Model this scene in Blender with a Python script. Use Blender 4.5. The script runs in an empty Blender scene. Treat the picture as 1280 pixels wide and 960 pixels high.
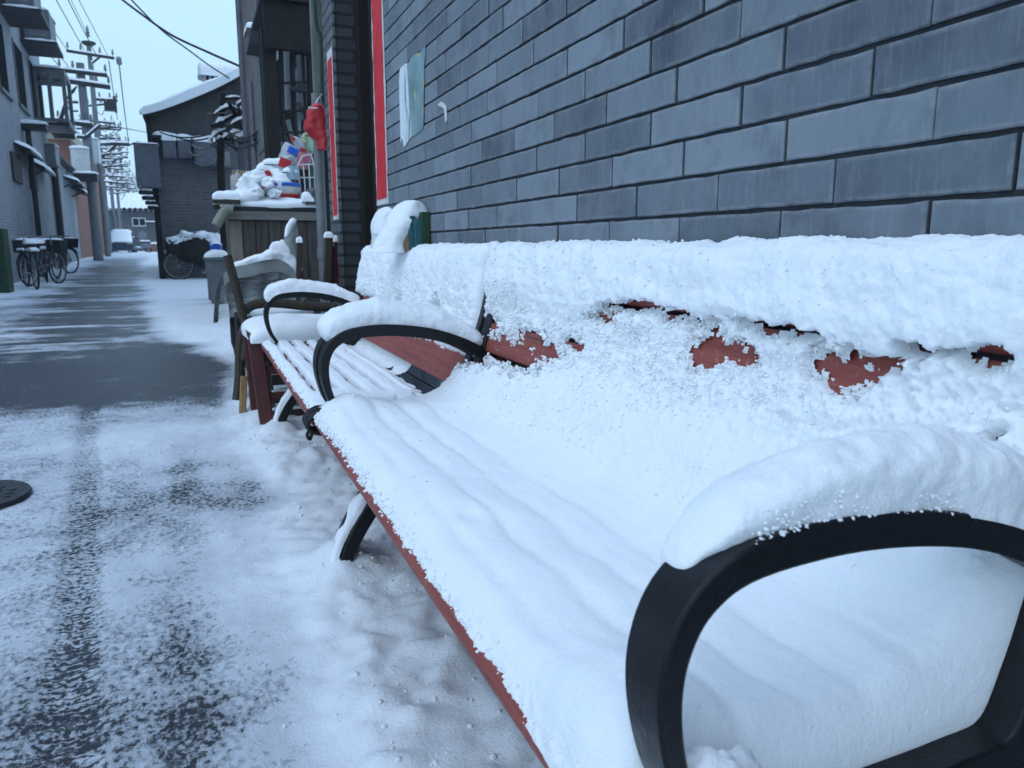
import bpy, math, random
import numpy as np
from mathutils import Vector, Matrix
random.seed(7); rng = np.random.default_rng(7)
S = bpy.context.scene
COL = S.collection
R = math.radians
CAMZ = 0.88

# ------------------------------------------------------------------ camera geometry (also used to measure the place)
FPX = 950.0; PITCH = R(10.1455); YAW = R(22.2587)
_f = np.array([math.sin(YAW)*math.cos(PITCH), math.cos(YAW)*math.cos(PITCH), -math.sin(PITCH)])
_r = np.array([math.cos(YAW), -math.sin(YAW), 0.0]); _u = np.cross(_r, _f)
def ray(x, y): return _f + _r*(x-640)/FPX + _u*(480-y)/FPX
def at(x, y, Y):                      # point of the place at distance Y along the alley
    d = ray(x, y); p = d*Y/d[1]; return Vector((p[0], p[1], p[2]+CAMZ))
def atX(x, y, X):
    d = ray(x, y); p = d*X/d[0]; return Vector((p[0], p[1], p[2]+CAMZ))

# ------------------------------------------------------------------ noise
_perm = rng.permutation(256); _perm = np.concatenate([_perm, _perm, _perm])
_g3 = rng.normal(size=(256, 3)); _g3 /= np.linalg.norm(_g3, axis=1)[:, None]
def noise3(P):                        # gradient noise, about -0.7..0.7
    P = np.asarray(P, float); i = np.floor(P).astype(int); f = P-i; i &= 255
    w = f*f*f*(f*(f*6-15)+10)
    out = 0
    for dx in (0, 1):
        for dy in (0, 1):
            for dz in (0, 1):
                h = _perm[_perm[_perm[(i[..., 0]+dx) & 255]+((i[..., 1]+dy) & 255)]+((i[..., 2]+dz) & 255)]
                g = _g3[h]
                d = g[..., 0]*(f[..., 0]-dx)+g[..., 1]*(f[..., 1]-dy)+g[..., 2]*(f[..., 2]-dz)
                ww = (w[..., 0] if dx else 1-w[..., 0])*(w[..., 1] if dy else 1-w[..., 1])*(w[..., 2] if dz else 1-w[..., 2])
                out = out+d*ww
    return out
def fbm(P, scale, octs=3, gain=.5):
    P = np.asarray(P, float)*scale; s = 0; a = 1.0
    for k in range(octs):
        s = s+a*noise3(P+17.3*k); P = P*2.03; a *= gain
    return s
def sstep(a, b, x): t = np.clip((x-a)/(b-a), 0, 1); return t*t*(3-2*t)

# ------------------------------------------------------------------ mesh building
class MB:
    def __init__(s): s.v = []; s.f = []
    def add(s, vs, fs):
        o = len(s.v); s.v += [tuple(map(float, v)) for v in vs]; s.f += [tuple(i+o for i in f) for f in fs]; return s
    def box(s, a, b):                 # two opposite corners
        x0, x1 = sorted((a[0], b[0])); y0, y1 = sorted((a[1], b[1])); z0, z1 = sorted((a[2], b[2]))
        return s.add([(x0,y0,z0),(x1,y0,z0),(x1,y1,z0),(x0,y1,z0),(x0,y0,z1),(x1,y0,z1),(x1,y1,z1),(x0,y1,z1)],
                     [(0,3,2,1),(4,5,6,7),(0,1,5,4),(1,2,6,5),(2,3,7,6),(3,0,4,7)])
    def cbox(s, c, d, rot=(0,0,0)):   # centre, full size, euler
        M = Matrix.Rotation(rot[2],3,'Z') @ Matrix.Rotation(rot[1],3,'Y') @ Matrix.Rotation(rot[0],3,'X')
        vs = []
        for z in (-.5,.5):
            for x, y in ((-.5,-.5),(.5,-.5),(.5,.5),(-.5,.5)):
                vs.append(Vector(c)+M @ Vector((x*d[0], y*d[1], z*d[2])))
        return s.add(vs, [(0,3,2,1),(4,5,6,7),(0,1,5,4),(1,2,6,5),(2,3,7,6),(3,0,4,7)])
    def beam(s, p0, p1, w, h=None, up=(0,0,1)):
        h = h or w; p0 = Vector(p0); p1 = Vector(p1); d = (p1-p0).normalized(); up = Vector(up)
        if abs(d.dot(up)) > .98: up = Vector((0,1,0))
        a = d.cross(up).normalized()*w/2; b = a.cross(d).normalized()*h/2
        vs = [p-a-b for p in (p0,)]+[p0+a-b, p0+a+b, p0-a+b, p1-a-b, p1+a-b, p1+a+b, p1-a+b]
        return s.add(vs, [(0,1,2,3),(7,6,5,4),(0,4,5,1),(1,5,6,2),(2,6,7,3),(3,7,4,0)])
    def tube(s, pts, r, n=8, closed=False):
        pts = [Vector(p) for p in pts]; m = len(pts); rr = r if hasattr(r, '__len__') else [r]*m
        vs = []; prev = None
        for i, p in enumerate(pts):
            d = (pts[(i+1) % m]-pts[i-1]) if closed else (pts[min(i+1,m-1)]-pts[max(i-1,0)])
            d = d.normalized() if d.length > 1e-9 else Vector((0,0,1))
            if prev is None:
                prev = d.orthogonal().normalized()
            a = (prev-d*prev.dot(d)); a = a.normalized() if a.length > 1e-6 else d.orthogonal().normalized(); prev = a
            b = d.cross(a)
            for k in range(n):
                t = 2*math.pi*k/n; vs.append(p+(a*math.cos(t)+b*math.sin(t))*rr[i])
        fs = []
        for i in range(m if closed else m-1):
            for k in range(n):
                j = (i+1) % m; fs.append((i*n+k, i*n+(k+1) % n, j*n+(k+1) % n, j*n+k))
        if not closed: fs += [tuple(range(n))[::-1], tuple((m-1)*n+k for k in range(n))]
        return s.add(vs, fs)
    def lathe(s, prof, c, n=20, axis='Z'):  # prof: (radius, height)
        vs = []
        for r_, h in prof:
            for k in range(n):
                t = 2*math.pi*k/n; x, y = r_*math.cos(t), r_*math.sin(t)
                v = {'Z': (x,y,h), 'Y': (x,h,y), 'X': (h,x,y)}[axis]
                vs.append((c[0]+v[0], c[1]+v[1], c[2]+v[2]))
        fs = [(i*n+k, i*n+(k+1) % n, (i+1)*n+(k+1) % n, (i+1)*n+k) for i in range(len(prof)-1) for k in range(n)]
        fs += [tuple(range(n))[::-1], tuple((len(prof)-1)*n+k for k in range(n))]
        return s.add(vs, fs)
    def prism(s, poly, y0, y1, axis='Y'):   # outline in the two other axes
        def m(p, y): return {'Y': (p[0], y, p[1]), 'X': (y, p[0], p[1]), 'Z': (p[0], p[1], y)}[axis]
        n = len(poly); vs = [m(p, y0) for p in poly]+[m(p, y1) for p in poly]
        fs = [tuple(range(n)), tuple(range(2*n-1, n-1, -1))]+[(i, n+i, n+(i+1) % n, (i+1) % n) for i in range(n)]
        return s.add(vs, fs)
    def ribbon(s, pts, th, y0, y1):         # flat bar bent along a path in X-Z
        pts = [np.array(p) for p in pts]; n = len(pts); th = th if hasattr(th, '__len__') else [th]*n
        A = []; B = []
        for i in range(n):
            d = pts[min(i+1,n-1)]-pts[max(i-1,0)]; d = d/np.linalg.norm(d); nn = np.array((-d[1], d[0]))
            A.append(pts[i]+nn*th[i]/2); B.append(pts[i]-nn*th[i]/2)
        o = []
        for i in range(n):
            o += [(A[i][0],y0,A[i][1]),(A[i][0],y1,A[i][1]),(B[i][0],y1,B[i][1]),(B[i][0],y0,B[i][1])]
        fs = []
        for i in range(n-1):
            for k in range(4): fs.append((i*4+k, i*4+(k+1) % 4, i*4+4+(k+1) % 4, i*4+4+k))
        fs += [(3,2,1,0), tuple((n-1)*4+k for k in range(4))]
        return s.add(o, fs)
    def grid(s, X, Y, Z):
        n, m = X.shape; vs = np.stack([X, Y, Z], -1).reshape(-1, 3)
        fs = [(i*m+j, i*m+j+1, (i+1)*m+j+1, (i+1)*m+j) for i in range(n-1) for j in range(m-1)]
        return s.add(vs.tolist(), fs)
def catmull(P, k=6):
    P = [np.array(p, float) for p in P]; out = []
    for i in range(len(P)-1):
        p0 = P[max(i-1,0)]; p1 = P[i]; p2 = P[i+1]; p3 = P[min(i+2,len(P)-1)]
        for t in np.linspace(0, 1, k, endpoint=False):
            out.append(.5*((2*p1)+(-p0+p2)*t+(2*p0-5*p1+4*p2-p3)*t*t+(-p0+3*p1-3*p2+p3)*t**3))
    out.append(P[-1]); return out

def finish(me, smooth):
    import bmesh
    bm = bmesh.new(); bm.from_mesh(me); bmesh.ops.recalc_face_normals(bm, faces=bm.faces); bm.to_mesh(me); bm.free()
    if smooth:
        me.shade_smooth(); me.set_sharp_from_angle(angle=R(smooth))
def obj(name, mb, mat, parent=None, bevel=0, smooth=35, label=None):
    me = bpy.data.meshes.new(name)
    off = Vector(parent['_loc']) if parent is not None and '_loc' in parent else Vector((0,0,0))
    me.from_pydata([tuple(Vector(v)-off) for v in mb.v], [], mb.f); me.update(); finish(me, smooth)
    me.materials.append(mat); o = bpy.data.objects.new(name, me); COL.objects.link(o)
    if parent is not None: o.parent = parent
    if '_loc' in (parent or {}): o['_loc'] = parent['_loc']
    if bevel:
        b = o.modifiers.new('bevel', 'BEVEL'); b.width = bevel; b.segments = 2; b.limit_method = 'ANGLE'; b.angle_limit = R(40)
    if label: o['label'] = label
    return o
def tag(o, label, cat, group=None):
    o['label'] = label; o['category'] = cat
    if group: o['group'] = group
    return o
def thing(name, label, cat, loc, group=None, local=False):
    o = bpy.data.objects.new(name, None); COL.objects.link(o); o.location = loc; o.empty_display_size = .1
    tag(o, label, cat, group)
    o['_loc'] = (0.,0.,0.) if local else tuple(loc)
    return o
def dup(root, loc, rotz, label, scale=1):
    def cp(o, par):
        c = o.copy(); COL.objects.link(c); c.parent = par
        for ch in o.children: cp(ch, c)
        return c
    c = cp(root, None); c.location = loc; c.rotation_euler = (0,0,rotz); c.scale = (scale,)*3; c['label'] = label
    return c
def bigmesh(name, V, n, m, mat, parent=None, attrs=None, flip=False, drop=None):  # grid mesh straight from arrays
    me = bpy.data.meshes.new(name); V = V.reshape(-1, 3).copy()
    if parent is not None and '_loc' in parent: V -= np.array(parent['_loc'])
    i = np.arange(n-1)[:, None]*m+np.arange(m-1)[None, :]
    q = np.stack([i, i+m, i+m+1, i+1] if flip else [i, i+1, i+m+1, i+m], -1).reshape(-1, 4)
    if drop is not None: q = q[~drop.ravel()[q].all(1)]
    nf = len(q); q = q.reshape(-1)
    me.vertices.add(len(V)); me.vertices.foreach_set('co', V.ravel())
    me.loops.add(nf*4); me.loops.foreach_set('vertex_index', q.astype(np.int32))
    me.polygons.add(nf); me.polygons.foreach_set('loop_start', np.arange(0, nf*4, 4, dtype=np.int32))
    me.update(calc_edges=True); me.validate(); me.shade_smooth(); me.materials.append(mat)
    for k, a in (attrs or {}).items():
        at_ = me.attributes.new(k, 'FLOAT', 'POINT'); at_.data.foreach_set('value', a.ravel().astype(np.float32))
    o = bpy.data.objects.new(name, me); COL.objects.link(o)
    if parent is not None: o.parent = parent
    return o

# ------------------------------------------------------------------ materials
class NT:
    def __init__(s, name):
        s.m = bpy.data.materials.new(name); s.m.use_nodes = True; s.t = s.m.node_tree; s.n = s.t.nodes; s.l = s.t.links
        s.b = s.n['Principled BSDF']
    def node(s, t, ins=None, **kw):
        n = s.n.new(t)
        for k, v in kw.items(): setattr(n, k, v)
        for k, v in (ins or {}).items():
            if isinstance(v, bpy.types.NodeSocket): s.l.new(v, n.inputs[k])
            else: n.inputs[k].default_value = v
        return n
    def coord(s, scale=(1,1,1), out='Object'):
        c = s.node('ShaderNodeTexCoord'); mp = s.node('ShaderNodeMapping', {'Vector': c.outputs[out], 'Scale': scale}); return mp.outputs[0]
    def noise(s, vec, scale, detail=4, rough=.55): return s.node('ShaderNodeTexNoise', {'Vector': vec, 'Scale': scale, 'Detail': detail, 'Roughness': rough}).outputs['Fac']
    def ramp(s, fac, a, b, ca=(0,0,0,1), cb=(1,1,1,1)):
        r = s.node('ShaderNodeValToRGB', {'Fac': fac}); e = r.color_ramp.elements
        e[0].position = a; e[1].position = b; e[0].color = ca; e[1].color = cb; return r.outputs[0]
    def mix(s, fac, a, b, mode='MIX'):
        n = s.n.new('ShaderNodeMix'); n.data_type = 'RGBA'; n.blend_type = mode
        for k, v in ((0, fac), (6, a), (7, b)):
            if isinstance(v, bpy.types.NodeSocket): s.l.new(v, n.inputs[k])
            else: n.inputs[k].default_value = v
        return n.outputs[2]
    def math(s, op, a, b=0.0, c=0.0):
        n = s.n.new('ShaderNodeMath'); n.operation = op
        for k, v in enumerate((a, b, c)):
            if isinstance(v, bpy.types.NodeSocket): s.l.new(v, n.inputs[k])
            else: n.inputs[k].default_value = v
        return n.outputs[0]
    def attr(s, name): return s.node('ShaderNodeAttribute', attribute_name=name).outputs['Fac']
    def bump(s, h, strength, dist, prev=None):
        ins = {'Height': h, 'Strength': strength, 'Distance': dist}
        if prev is not None: ins['Normal'] = prev
        return s.node('ShaderNodeBump', ins).outputs[0]
    def set(s, **kw):
        for k, v in kw.items():
            k = {'color': 'Base Color', 'rough': 'Roughness', 'normal': 'Normal', 'metal': 'Metallic', 'spec': 'Specular IOR Level'}.get(k, k)
            if isinstance(v, bpy.types.NodeSocket): s.l.new(v, s.b.inputs[k])
            else: s.b.inputs[k].default_value = v
        return s.m
def c4(c): return tuple(c)+(1,)
def M(name, c, rough=.7, var=.3, scale=6, metal=0, bump=.002, bscale=40, stretch=(1,1,1), c2=None, spec=.4):
    t = NT(name); v = t.coord(stretch)
    c2 = c2 or tuple(x*(1-var) for x in c)
    n1 = t.noise(v, scale, 6, .65)
    col = t.mix(t.ramp(n1, .35, .68), c4(c), c4(c2))
    r = t.math('MULTIPLY_ADD', t.noise(v, scale*2.3), .3, rough-.15)
    return t.set(color=col, rough=r, metal=metal, spec=spec, normal=t.bump(t.noise(v, bscale, 5), .6, bump))

def snow_mat(name, big=.004, fine=.0015, sss=.0):
    t = NT(name); v = t.coord()
    n1 = t.noise(v, 55, 6, .7); n2 = t.noise(v, 230, 3, .6)
    bm = t.bump(n2, .7, fine, t.bump(n1, .8, big))
    col = t.mix(t.noise(v, 9, 4), (.90,.91,.92,1), (.82,.84,.87,1))
    if sss: t.set(**{'Subsurface Weight': sss, 'Subsurface Radius': (.010,.012,.015), 'Subsurface Scale': .7})
    return t.set(color=col, rough=.75, normal=bm, spec=.25)
SNOW = snow_mat('snow_near', .004, .0018, .5)
SNOWF = snow_mat('snow_far', .008, .003)

GRAIN = NT('snow_grain').set(color=(.88,.89,.91,1), rough=.8, spec=.2)
BLACK = M('black_cast_metal', (.007,.0075,.010), .40, .4, 25, bump=.0012, bscale=160, spec=.28)
def painted_slat():
    t = NT('red_painted_slat'); v = t.coord((30,1,30)); w = t.coord()
    col = t.mix(t.ramp(t.noise(v, 3, 6, .7), .3, .7), (.34,.075,.055,1), (.19,.034,.027,1))
    col = t.mix(t.ramp(t.noise(w, 60, 4), .60, .7), col, (.40,.15,.12,1)); col = t.mix(t.math('MULTIPLY', t.ramp(t.noise(v, 1.2, 6, .8), .58, .64), .8), col, (.07,.02,.018,1))
    return t.set(color=col, rough=.5, normal=t.bump(t.noise(v, 6, 6), .8, .0025))
SLAT = painted_slat()
DARK = M('dark_soot_wood', (.011,.0085,.0085), .85, .5, 12, bump=.004, stretch=(1,1,.2))
DARKRED = M('dark_red_paint', (.10,.020,.018), .55, .45, 14, bump=.002, stretch=(1,1,.25))
WOOD = M('weathered_grey_wood', (.085,.072,.064), .85, .55, 7, bump=.004, stretch=(6,6,.5), bscale=20)
WOODB = M('brown_bare_wood', (.055,.042,.028), .75, .5, 9, bump=.003, stretch=(5,5,.6))
YWOOD = M('split_yellow_wood', (.34,.20,.085), .8, .4, 12, stretch=(5,5,.5))
METAL = M('dark_painted_metal', (.015,.017,.022), .55, .4, 14, bump=.002)
GREYM = M('grey_metal_box', (.14,.15,.17), .55, .35, 5, bump=.002)
GREYM2 = M('mid_grey_metal_box', (.20,.21,.23), .55, .35, 5, bump=.002)
WHITEM = M('white_enamel_case', (.62,.63,.63), .45, .2, 5, bump=.001)
CONC = M('pole_concrete', (.16,.17,.185), .85, .25, 3, bump=.004)
PVC = M('grey_plastic_pipe', (.20,.21,.22), .5, .3, 6)
RUBBER = M('tyre_rubber', (.018,.018,.019), .8, .3, 12)
STEEL = M('dull_steel', (.35,.36,.37), .4, .3, 10, metal=.7)
GLASSD = M('dark_window_glass', (.008,.010,.014), .9, .2, 3, bump=0, spec=.02)
REDP = M('red_paper', (.68,.018,.026), .6, .25, 10, bump=.002)
WHITEP = M('white_paper_edge', (.68,.66,.64), .7, .2, 30)
BLUEP = M('blue_plastic', (.02,.12,.55), .4, .2, 10)
REDPL = M('red_plastic', (.50,.025,.03), .42, .25, 10)
WHITEPL = M('white_plastic', (.70,.72,.72), .4, .12, 10)
GREENPL = M('pale_green_plastic', (.38,.52,.36), .45, .2, 10)
GREENBOX = M('dark_green_paint', (.018,.055,.025), .55, .4, 8)
CARD = M('brown_cardboard', (.30,.21,.13), .85, .3, 10)
TEAL = M('teal_board', (.02,.11,.13), .55, .4, 18)
CABLE = M('black_cable', (.012,.012,.014), .6, .3, 20)
CARP = M('dark_car_paint', (.02,.03,.06), .3, .2, 3, bump=0)
MUDRED = M('red_brown_brick_render', (.26,.12,.085), .85, .35, 5, bump=.006)
CREAM = M('cream_render', (.42,.38,.32), .85, .2, 3)
BROWNR = M('brown_render', (.19,.155,.15), .85, .35, 2.5, bump=.006)

def brick_mat(name, c1, c2, mortar, bw, bh, ms=.012, plane='XZ'):
    t = NT(name); c = t.node('ShaderNodeTexCoord'); s = t.node('ShaderNodeSeparateXYZ', {0: c.outputs['Object']})
    h = s.outputs[0] if plane == 'XZ' else s.outputs[1]
    v = t.node('ShaderNodeCombineXYZ', {0: h, 1: s.outputs[2]}).outputs[0]
    b = t.node('ShaderNodeTexBrick', {'Vector': v, 'Color1': c4(c1), 'Color2': c4(c2), 'Mortar': c4(mortar), 'Scale': 1.0, 'Mortar Size': ms, 'Brick Width': bw, 'Row Height': bh, 'Mortar Smooth': .1})
    n = t.noise(t.coord(), 3, 6, .7)
    col = t.mix(.6, b.outputs['Color'], t.ramp(n, .25, .75, (.35,.35,.37,1), (1,1,1,1)), 'MULTIPLY')
    hgt = t.math('SUBTRACT', t.math('MULTIPLY', t.noise(t.coord(), 60, 4), .4), b.outputs['Fac'])
    return t.set(color=col, rough=.88, normal=t.bump(hgt, .6, .006))
BR_GABLE = brick_mat('old_dark_brick', (.125,.122,.13), (.085,.085,.092), (.14,.138,.14), .26, .075)
BR_LEFT = brick_mat('grey_brick_left', (.38,.40,.43), (.33,.35,.385), (.26,.275,.30), .26, .07, .01, 'YZ')
BR_FAR = brick_mat('grey_brick_far', (.13,.14,.155), (.11,.118,.13), (.08,.082,.09), .3, .08)
BR_JAMB = brick_mat('shaded_jamb_brick', (.06,.063,.075), (.04,.043,.05), (.022,.022,.026), .25, .0645, .01)  # pier brick darkened: the doorway recess shade is put into its colour
BR_PIER = brick_mat('grey_pier_brick', (.17,.175,.185), (.12,.125,.135), (.05,.052,.056), .25, .0645, .01, 'YZ')

def wall_brick():
    t = NT('grey_facing_brick'); v = t.coord((1,1,1)); st = t.coord((1,3,2.2)); st2 = t.coord((1,26,3))
    a = t.attr('tone'); w = t.attr('joint')
    hue = t.attr('hue')
    base = t.mix(a, (.062,.075,.098,1), (.200,.238,.272,1))
    base = t.mix(t.math('MULTIPLY', hue, .45), base, t.mix(a, (.092,.091,.115,1), (.19,.197,.228,1)))
    base = t.mix(t.math('MULTIPLY', t.ramp(t.noise(st, 2.2, 6, .65), .35, .75), .55), base, (.26,.29,.315,1))
    base = t.mix(t.math('MULTIPLY', t.ramp(t.noise(v, 9, 6, .7), .50, .78), .8), base, (.075,.082,.108,1))
    base = t.mix(t.math('MULTIPLY', t.ramp(t.noise(v, 3.2, 5, .7), .48, .74), .5), base, (.15,.20,.215,1))
    base = t.mix(t.math('MULTIPLY', t.ramp(t.noise(st2, 5, 4, .7), .52, .8), .35), base, (.31,.335,.36,1))
    base = t.mix(t.math('MULTIPLY', t.ramp(t.noise(v, 75, 5, .75), .62, .74), .5), base, (.055,.06,.075,1))
    rim = t.math('MULTIPLY', t.attr('rim'), t.ramp(t.noise(v, 26, 5, .7), .40, .62))
    base = t.mix(t.math('MULTIPLY', rim, .42), base, (.33,.345,.355,1))
    base = t.mix(w, base, t.mix(t.noise(v, 40, 4), (.024,.027,.033,1), (.07,.077,.088,1)))
    n = t.bump(t.noise(v, 170, 5, .7), .5, .0012, t.bump(t.noise(st2, 7, 4), .5, .0014))
    return t.set(color=base, rough=.8, normal=n, spec=.3)
WALLB = wall_brick()

# ------------------------------------------------------------------ snow shapes
def snow_slab(mb, c, lx, ly, h, rot=0, n=14, amp=.25, p=5, seed=0, drape=0):
    u = np.linspace(-1, 1, n); U, V = np.meshgrid(u, u, indexing='ij')
    U = np.sin(U*math.pi/2); V = np.sin(V*math.pi/2)
    e = np.clip((1-np.abs(U)**p)*(1-np.abs(V)**p), 0, 1)
    P = np.stack([U*lx/2+c[0]+seed*3.1, V*ly/2+c[1], 0*U+c[2]], -1)
    nn = fbm(P, 1.6/max(min(lx, ly), h*2), 3)
    bul = 1+.10*(e**.5)*(1-e)*4*.35
    X = U*lx/2*bul*(1+.12*fbm(P+9, 1.2/max(lx,.05), 2)); Y = V*ly/2*bul*(1+.12*fbm(P+5, 1.2/max(ly,.05), 2))
    Z = h*e**.42*(1+amp*1.6*nn)-.002-drape*(1-e)*h
    cr, sr = math.cos(rot), math.sin(rot)
    mb.grid(c[0]+X*cr-Y*sr, c[1]+X*sr+Y*cr, c[2]+Z); return mb
def snow_run(mb, pts, w, h, n=14, amp=.22, seed=0, taper=.12, sub=5, up=(0,0,1), fine=0):
    pts = np.array(catmull(pts, sub)); m = len(pts); A = np.linspace(0, math.pi, n); up = np.array(up, float)
    sl = np.concatenate([[0], np.cumsum(np.linalg.norm(np.diff(pts, axis=0), axis=1))]); L = sl[-1]
    d = np.gradient(pts, axis=0); d /= np.linalg.norm(d, axis=1)[:, None]
    side = np.cross(d, up); side /= np.linalg.norm(side, axis=1)[:, None]+1e-9
    up2 = np.cross(side, d)
    tp = np.clip(np.minimum(sl, L-sl)/(taper*L+1e-6), 0, 1); tp = np.sqrt(1-(1-tp)**2)+.02
    ca = np.cos(A)[None, :, None]*(1+.18*np.sin(A*2)**2)[None, :, None]; sa = (np.sin(A)**.75)[None, :, None]
    w = np.asarray(w if hasattr(w, '__len__') else [w]*m, float); h = np.asarray(h if hasattr(h, '__len__') else [h]*m, float)
    if len(w) != m: w = np.interp(np.linspace(0,1,m), np.linspace(0,1,len(w)), w)
    if len(h) != m: h = np.interp(np.linspace(0,1,m), np.linspace(0,1,len(h)), h)
    P = pts[:, None]+side[:, None]*ca*(w*(.35+.65*tp))[:, None, None]+up2[:, None]*sa*(h*tp)[:, None, None]
    k = 1+amp*1.5*fbm(P+seed*3.7, .55/max(w.max(), h.max()*.6), 3)
    if fine: k = k+fine*fbm(P, 70, 3, .65)
    P = pts[:, None]+(P-pts[:, None])*k[..., None]-np.array((0,0,.002))
    mb.grid(P[..., 0], P[..., 1], P[..., 2]); return mb

def blob(mb, c, r, amp=.18, seed=0, n=14, m=20, fz=0):
    th = np.linspace(0, math.pi, n); ph = np.linspace(0, 2*math.pi, m, endpoint=False); T, PH = np.meshgrid(th, ph, indexing='ij')
    D = np.stack([np.sin(T)*np.cos(PH), np.sin(T)*np.sin(PH), np.cos(T)], -1)
    k = 1+amp*1.8*fbm(D*1.6+seed*7.3, 1.0, 3); P = D*np.array(r)*k[..., None]+np.array(c)
    vs = P.reshape(-1,3).tolist(); fs = [(i*m+j, i*m+(j+1) % m, (i+1)*m+(j+1) % m, (i+1)*m+j) for i in range(n-1) for j in range(m)]
    return mb.add(vs, fs)
# ------------------------------------------------------------------ ground: one sheet, snow and wet asphalt
GK = np.array([(-60,0),(8,0),(14,.05),(20,.12),(28,.28),(36,.42),(48,.5),(60,.55),(75,.6),(400,.7)], float)
def gz(Y): return np.interp(Y, GK[:,0], GK[:,1])
def axis(segs):
    out = []
    for a, b, s0, s1 in segs:
        x = a
        while x < b-1e-6:
            out.append(x); x += s0+(s1-s0)*(x-a)/(b-a)
    out.append(segs[-1][1]); return np.array(out)
gx = axis([(-160,-12,14,6),(-12,-6.2,.7,.4),(-6.2,-2.2,.10,.05),(-2.2,-.75,.04,.018),(-.75,.9,.013,.013),(.9,3,.05,.5),(3,160,2,20)])
gy = axis([(-40,-2,6,.5),(-2,.3,.3,.05),(.3,2,.010,.012),(2,5,.013,.03),(5,12,.035,.09),(12,40,.1,.3),(40,110,.4,2),(110,420,4,40)])
GX, GY = np.meshgrid(gx, gy, indexing='ij')
P2 = np.stack([GX, GY, 0*GX], -1)
def gauss(x0, y0, sx, sy): return np.exp(-((GX-x0)/sx)**2-((GY-y0)/sy)**2)
wob = fbm(P2, .9, 3); wob2 = fbm(P2+40, 2.3, 3)
road_l = np.interp(GY, [0,8,16,30,48,75], [-1.6,-2.2,-2.7,-3.3,-4.1,-5]); road_r = np.interp(GY, [0,4,6.5,8,12,16,20,30,60,80], [.05,.0,-.08,-.45,-.85,-1.1,-1.5,-2.0,-2.6,-2.6])
cov = .60+.22*wob+.17*wob2
# snow kept under the walls and round the bench
cov += .55*sstep(.0,.45, GX-road_r+.25*wob)*(1-.35*sstep(0,3,3-GY)) + .5*sstep(0,.9, road_l-GX+.5*wob)
cov += .30*gauss(.12,2.15,.22,.7)+.35*gauss(.33,1.2,.18,.6)+.22*gauss(.25,3.4,.3,.35)+.2*gauss(-.3,3.9,.35,.25)
cov -= .20*gauss(.18,2.7,.14,.28)
cov += .42*sstep(.06,.30,GX+.10*wob2)*(GY < 4.6)
# wet dark strip across the alley, driven lane beyond
band = sstep(4.35,5.1, GY+.45*wob+.12*wob2+.25*sstep(-.2,.3,GX))*(1-sstep(6.6,8.6, GY+1.1*wob-.25*GX))*(1-.75*sstep(.05,.3,GX))
cov -= .37*band*(1+.6*wob2+.35*wob)
lane = sstep(6.5,8.5,GY)*(1-sstep(30,46,GY))*np.exp(-((GX-(np.interp(GY,[7,12,20,40],[-1.0,-1.5,-2.05,-3.2])+.25*wob))/np.interp(GY,[7,12,20,40],[.62,.62,.7,.75]))**2)
streak = fbm(np.stack([GX*.45, GY*2.4, 0*GX], -1), 1.0, 3)
cov -= lane*(.27+.62*streak)
cov -= .20*sstep(7,9,GY)*(1-sstep(26,36,GY))*(sstep(.0,.5,GX-road_l))*(1-sstep(-.2,.3,GX-road_r))*(.4+.9*streak)
cov += .4*sstep(34,48,GY)
# tyre tracks in the near snow
def track(xa, ya, xb, yb, w):
    xc = xa+(xb-xa)*(GY-ya)/(yb-ya)+.012*wob
    return np.exp(-((GX-xc)/w)**4)*sstep(min(ya,yb)-.3, min(ya,yb), GY)*(1-sstep(max(ya,yb), max(ya,yb)+.4, GY))
tr = track(-.245,1.2,-.60,4.7,.052)
tr2 = np.maximum(track(-.06,1.2,-.10,3.6,.06), .8*track(.17,.9,.10,2.4,.05))
cov -= .13*tr*(.9+1.0*wob2)+.10*tr2*(.7+1.8*wob2)
cov -= .12*gauss(-.1,1.6,.5,.8)
hi = fbm(P2, 14, 4, .6); lump = np.abs(fbm(P2+70, 6, 3))
near = 1-sstep(7,12,GY)
thick = np.clip(cov-.35, 0, 1.1)
GZ = gz(GY)+.022*thick+near*(.009*hi*np.clip(thick*1.6,0.1,1)+(.012+.055*sstep(-.05,.35,GX))*lump*np.clip(thick-.25,0,.8)+.016*sstep(-.1,.3,GX)*np.clip(wob2,-.3,1)*np.clip(thick,0,.6)) + .03*np.clip(cov-1.0,0,.5)*(1+wob2)
GZ -= near*.006*tr
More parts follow.
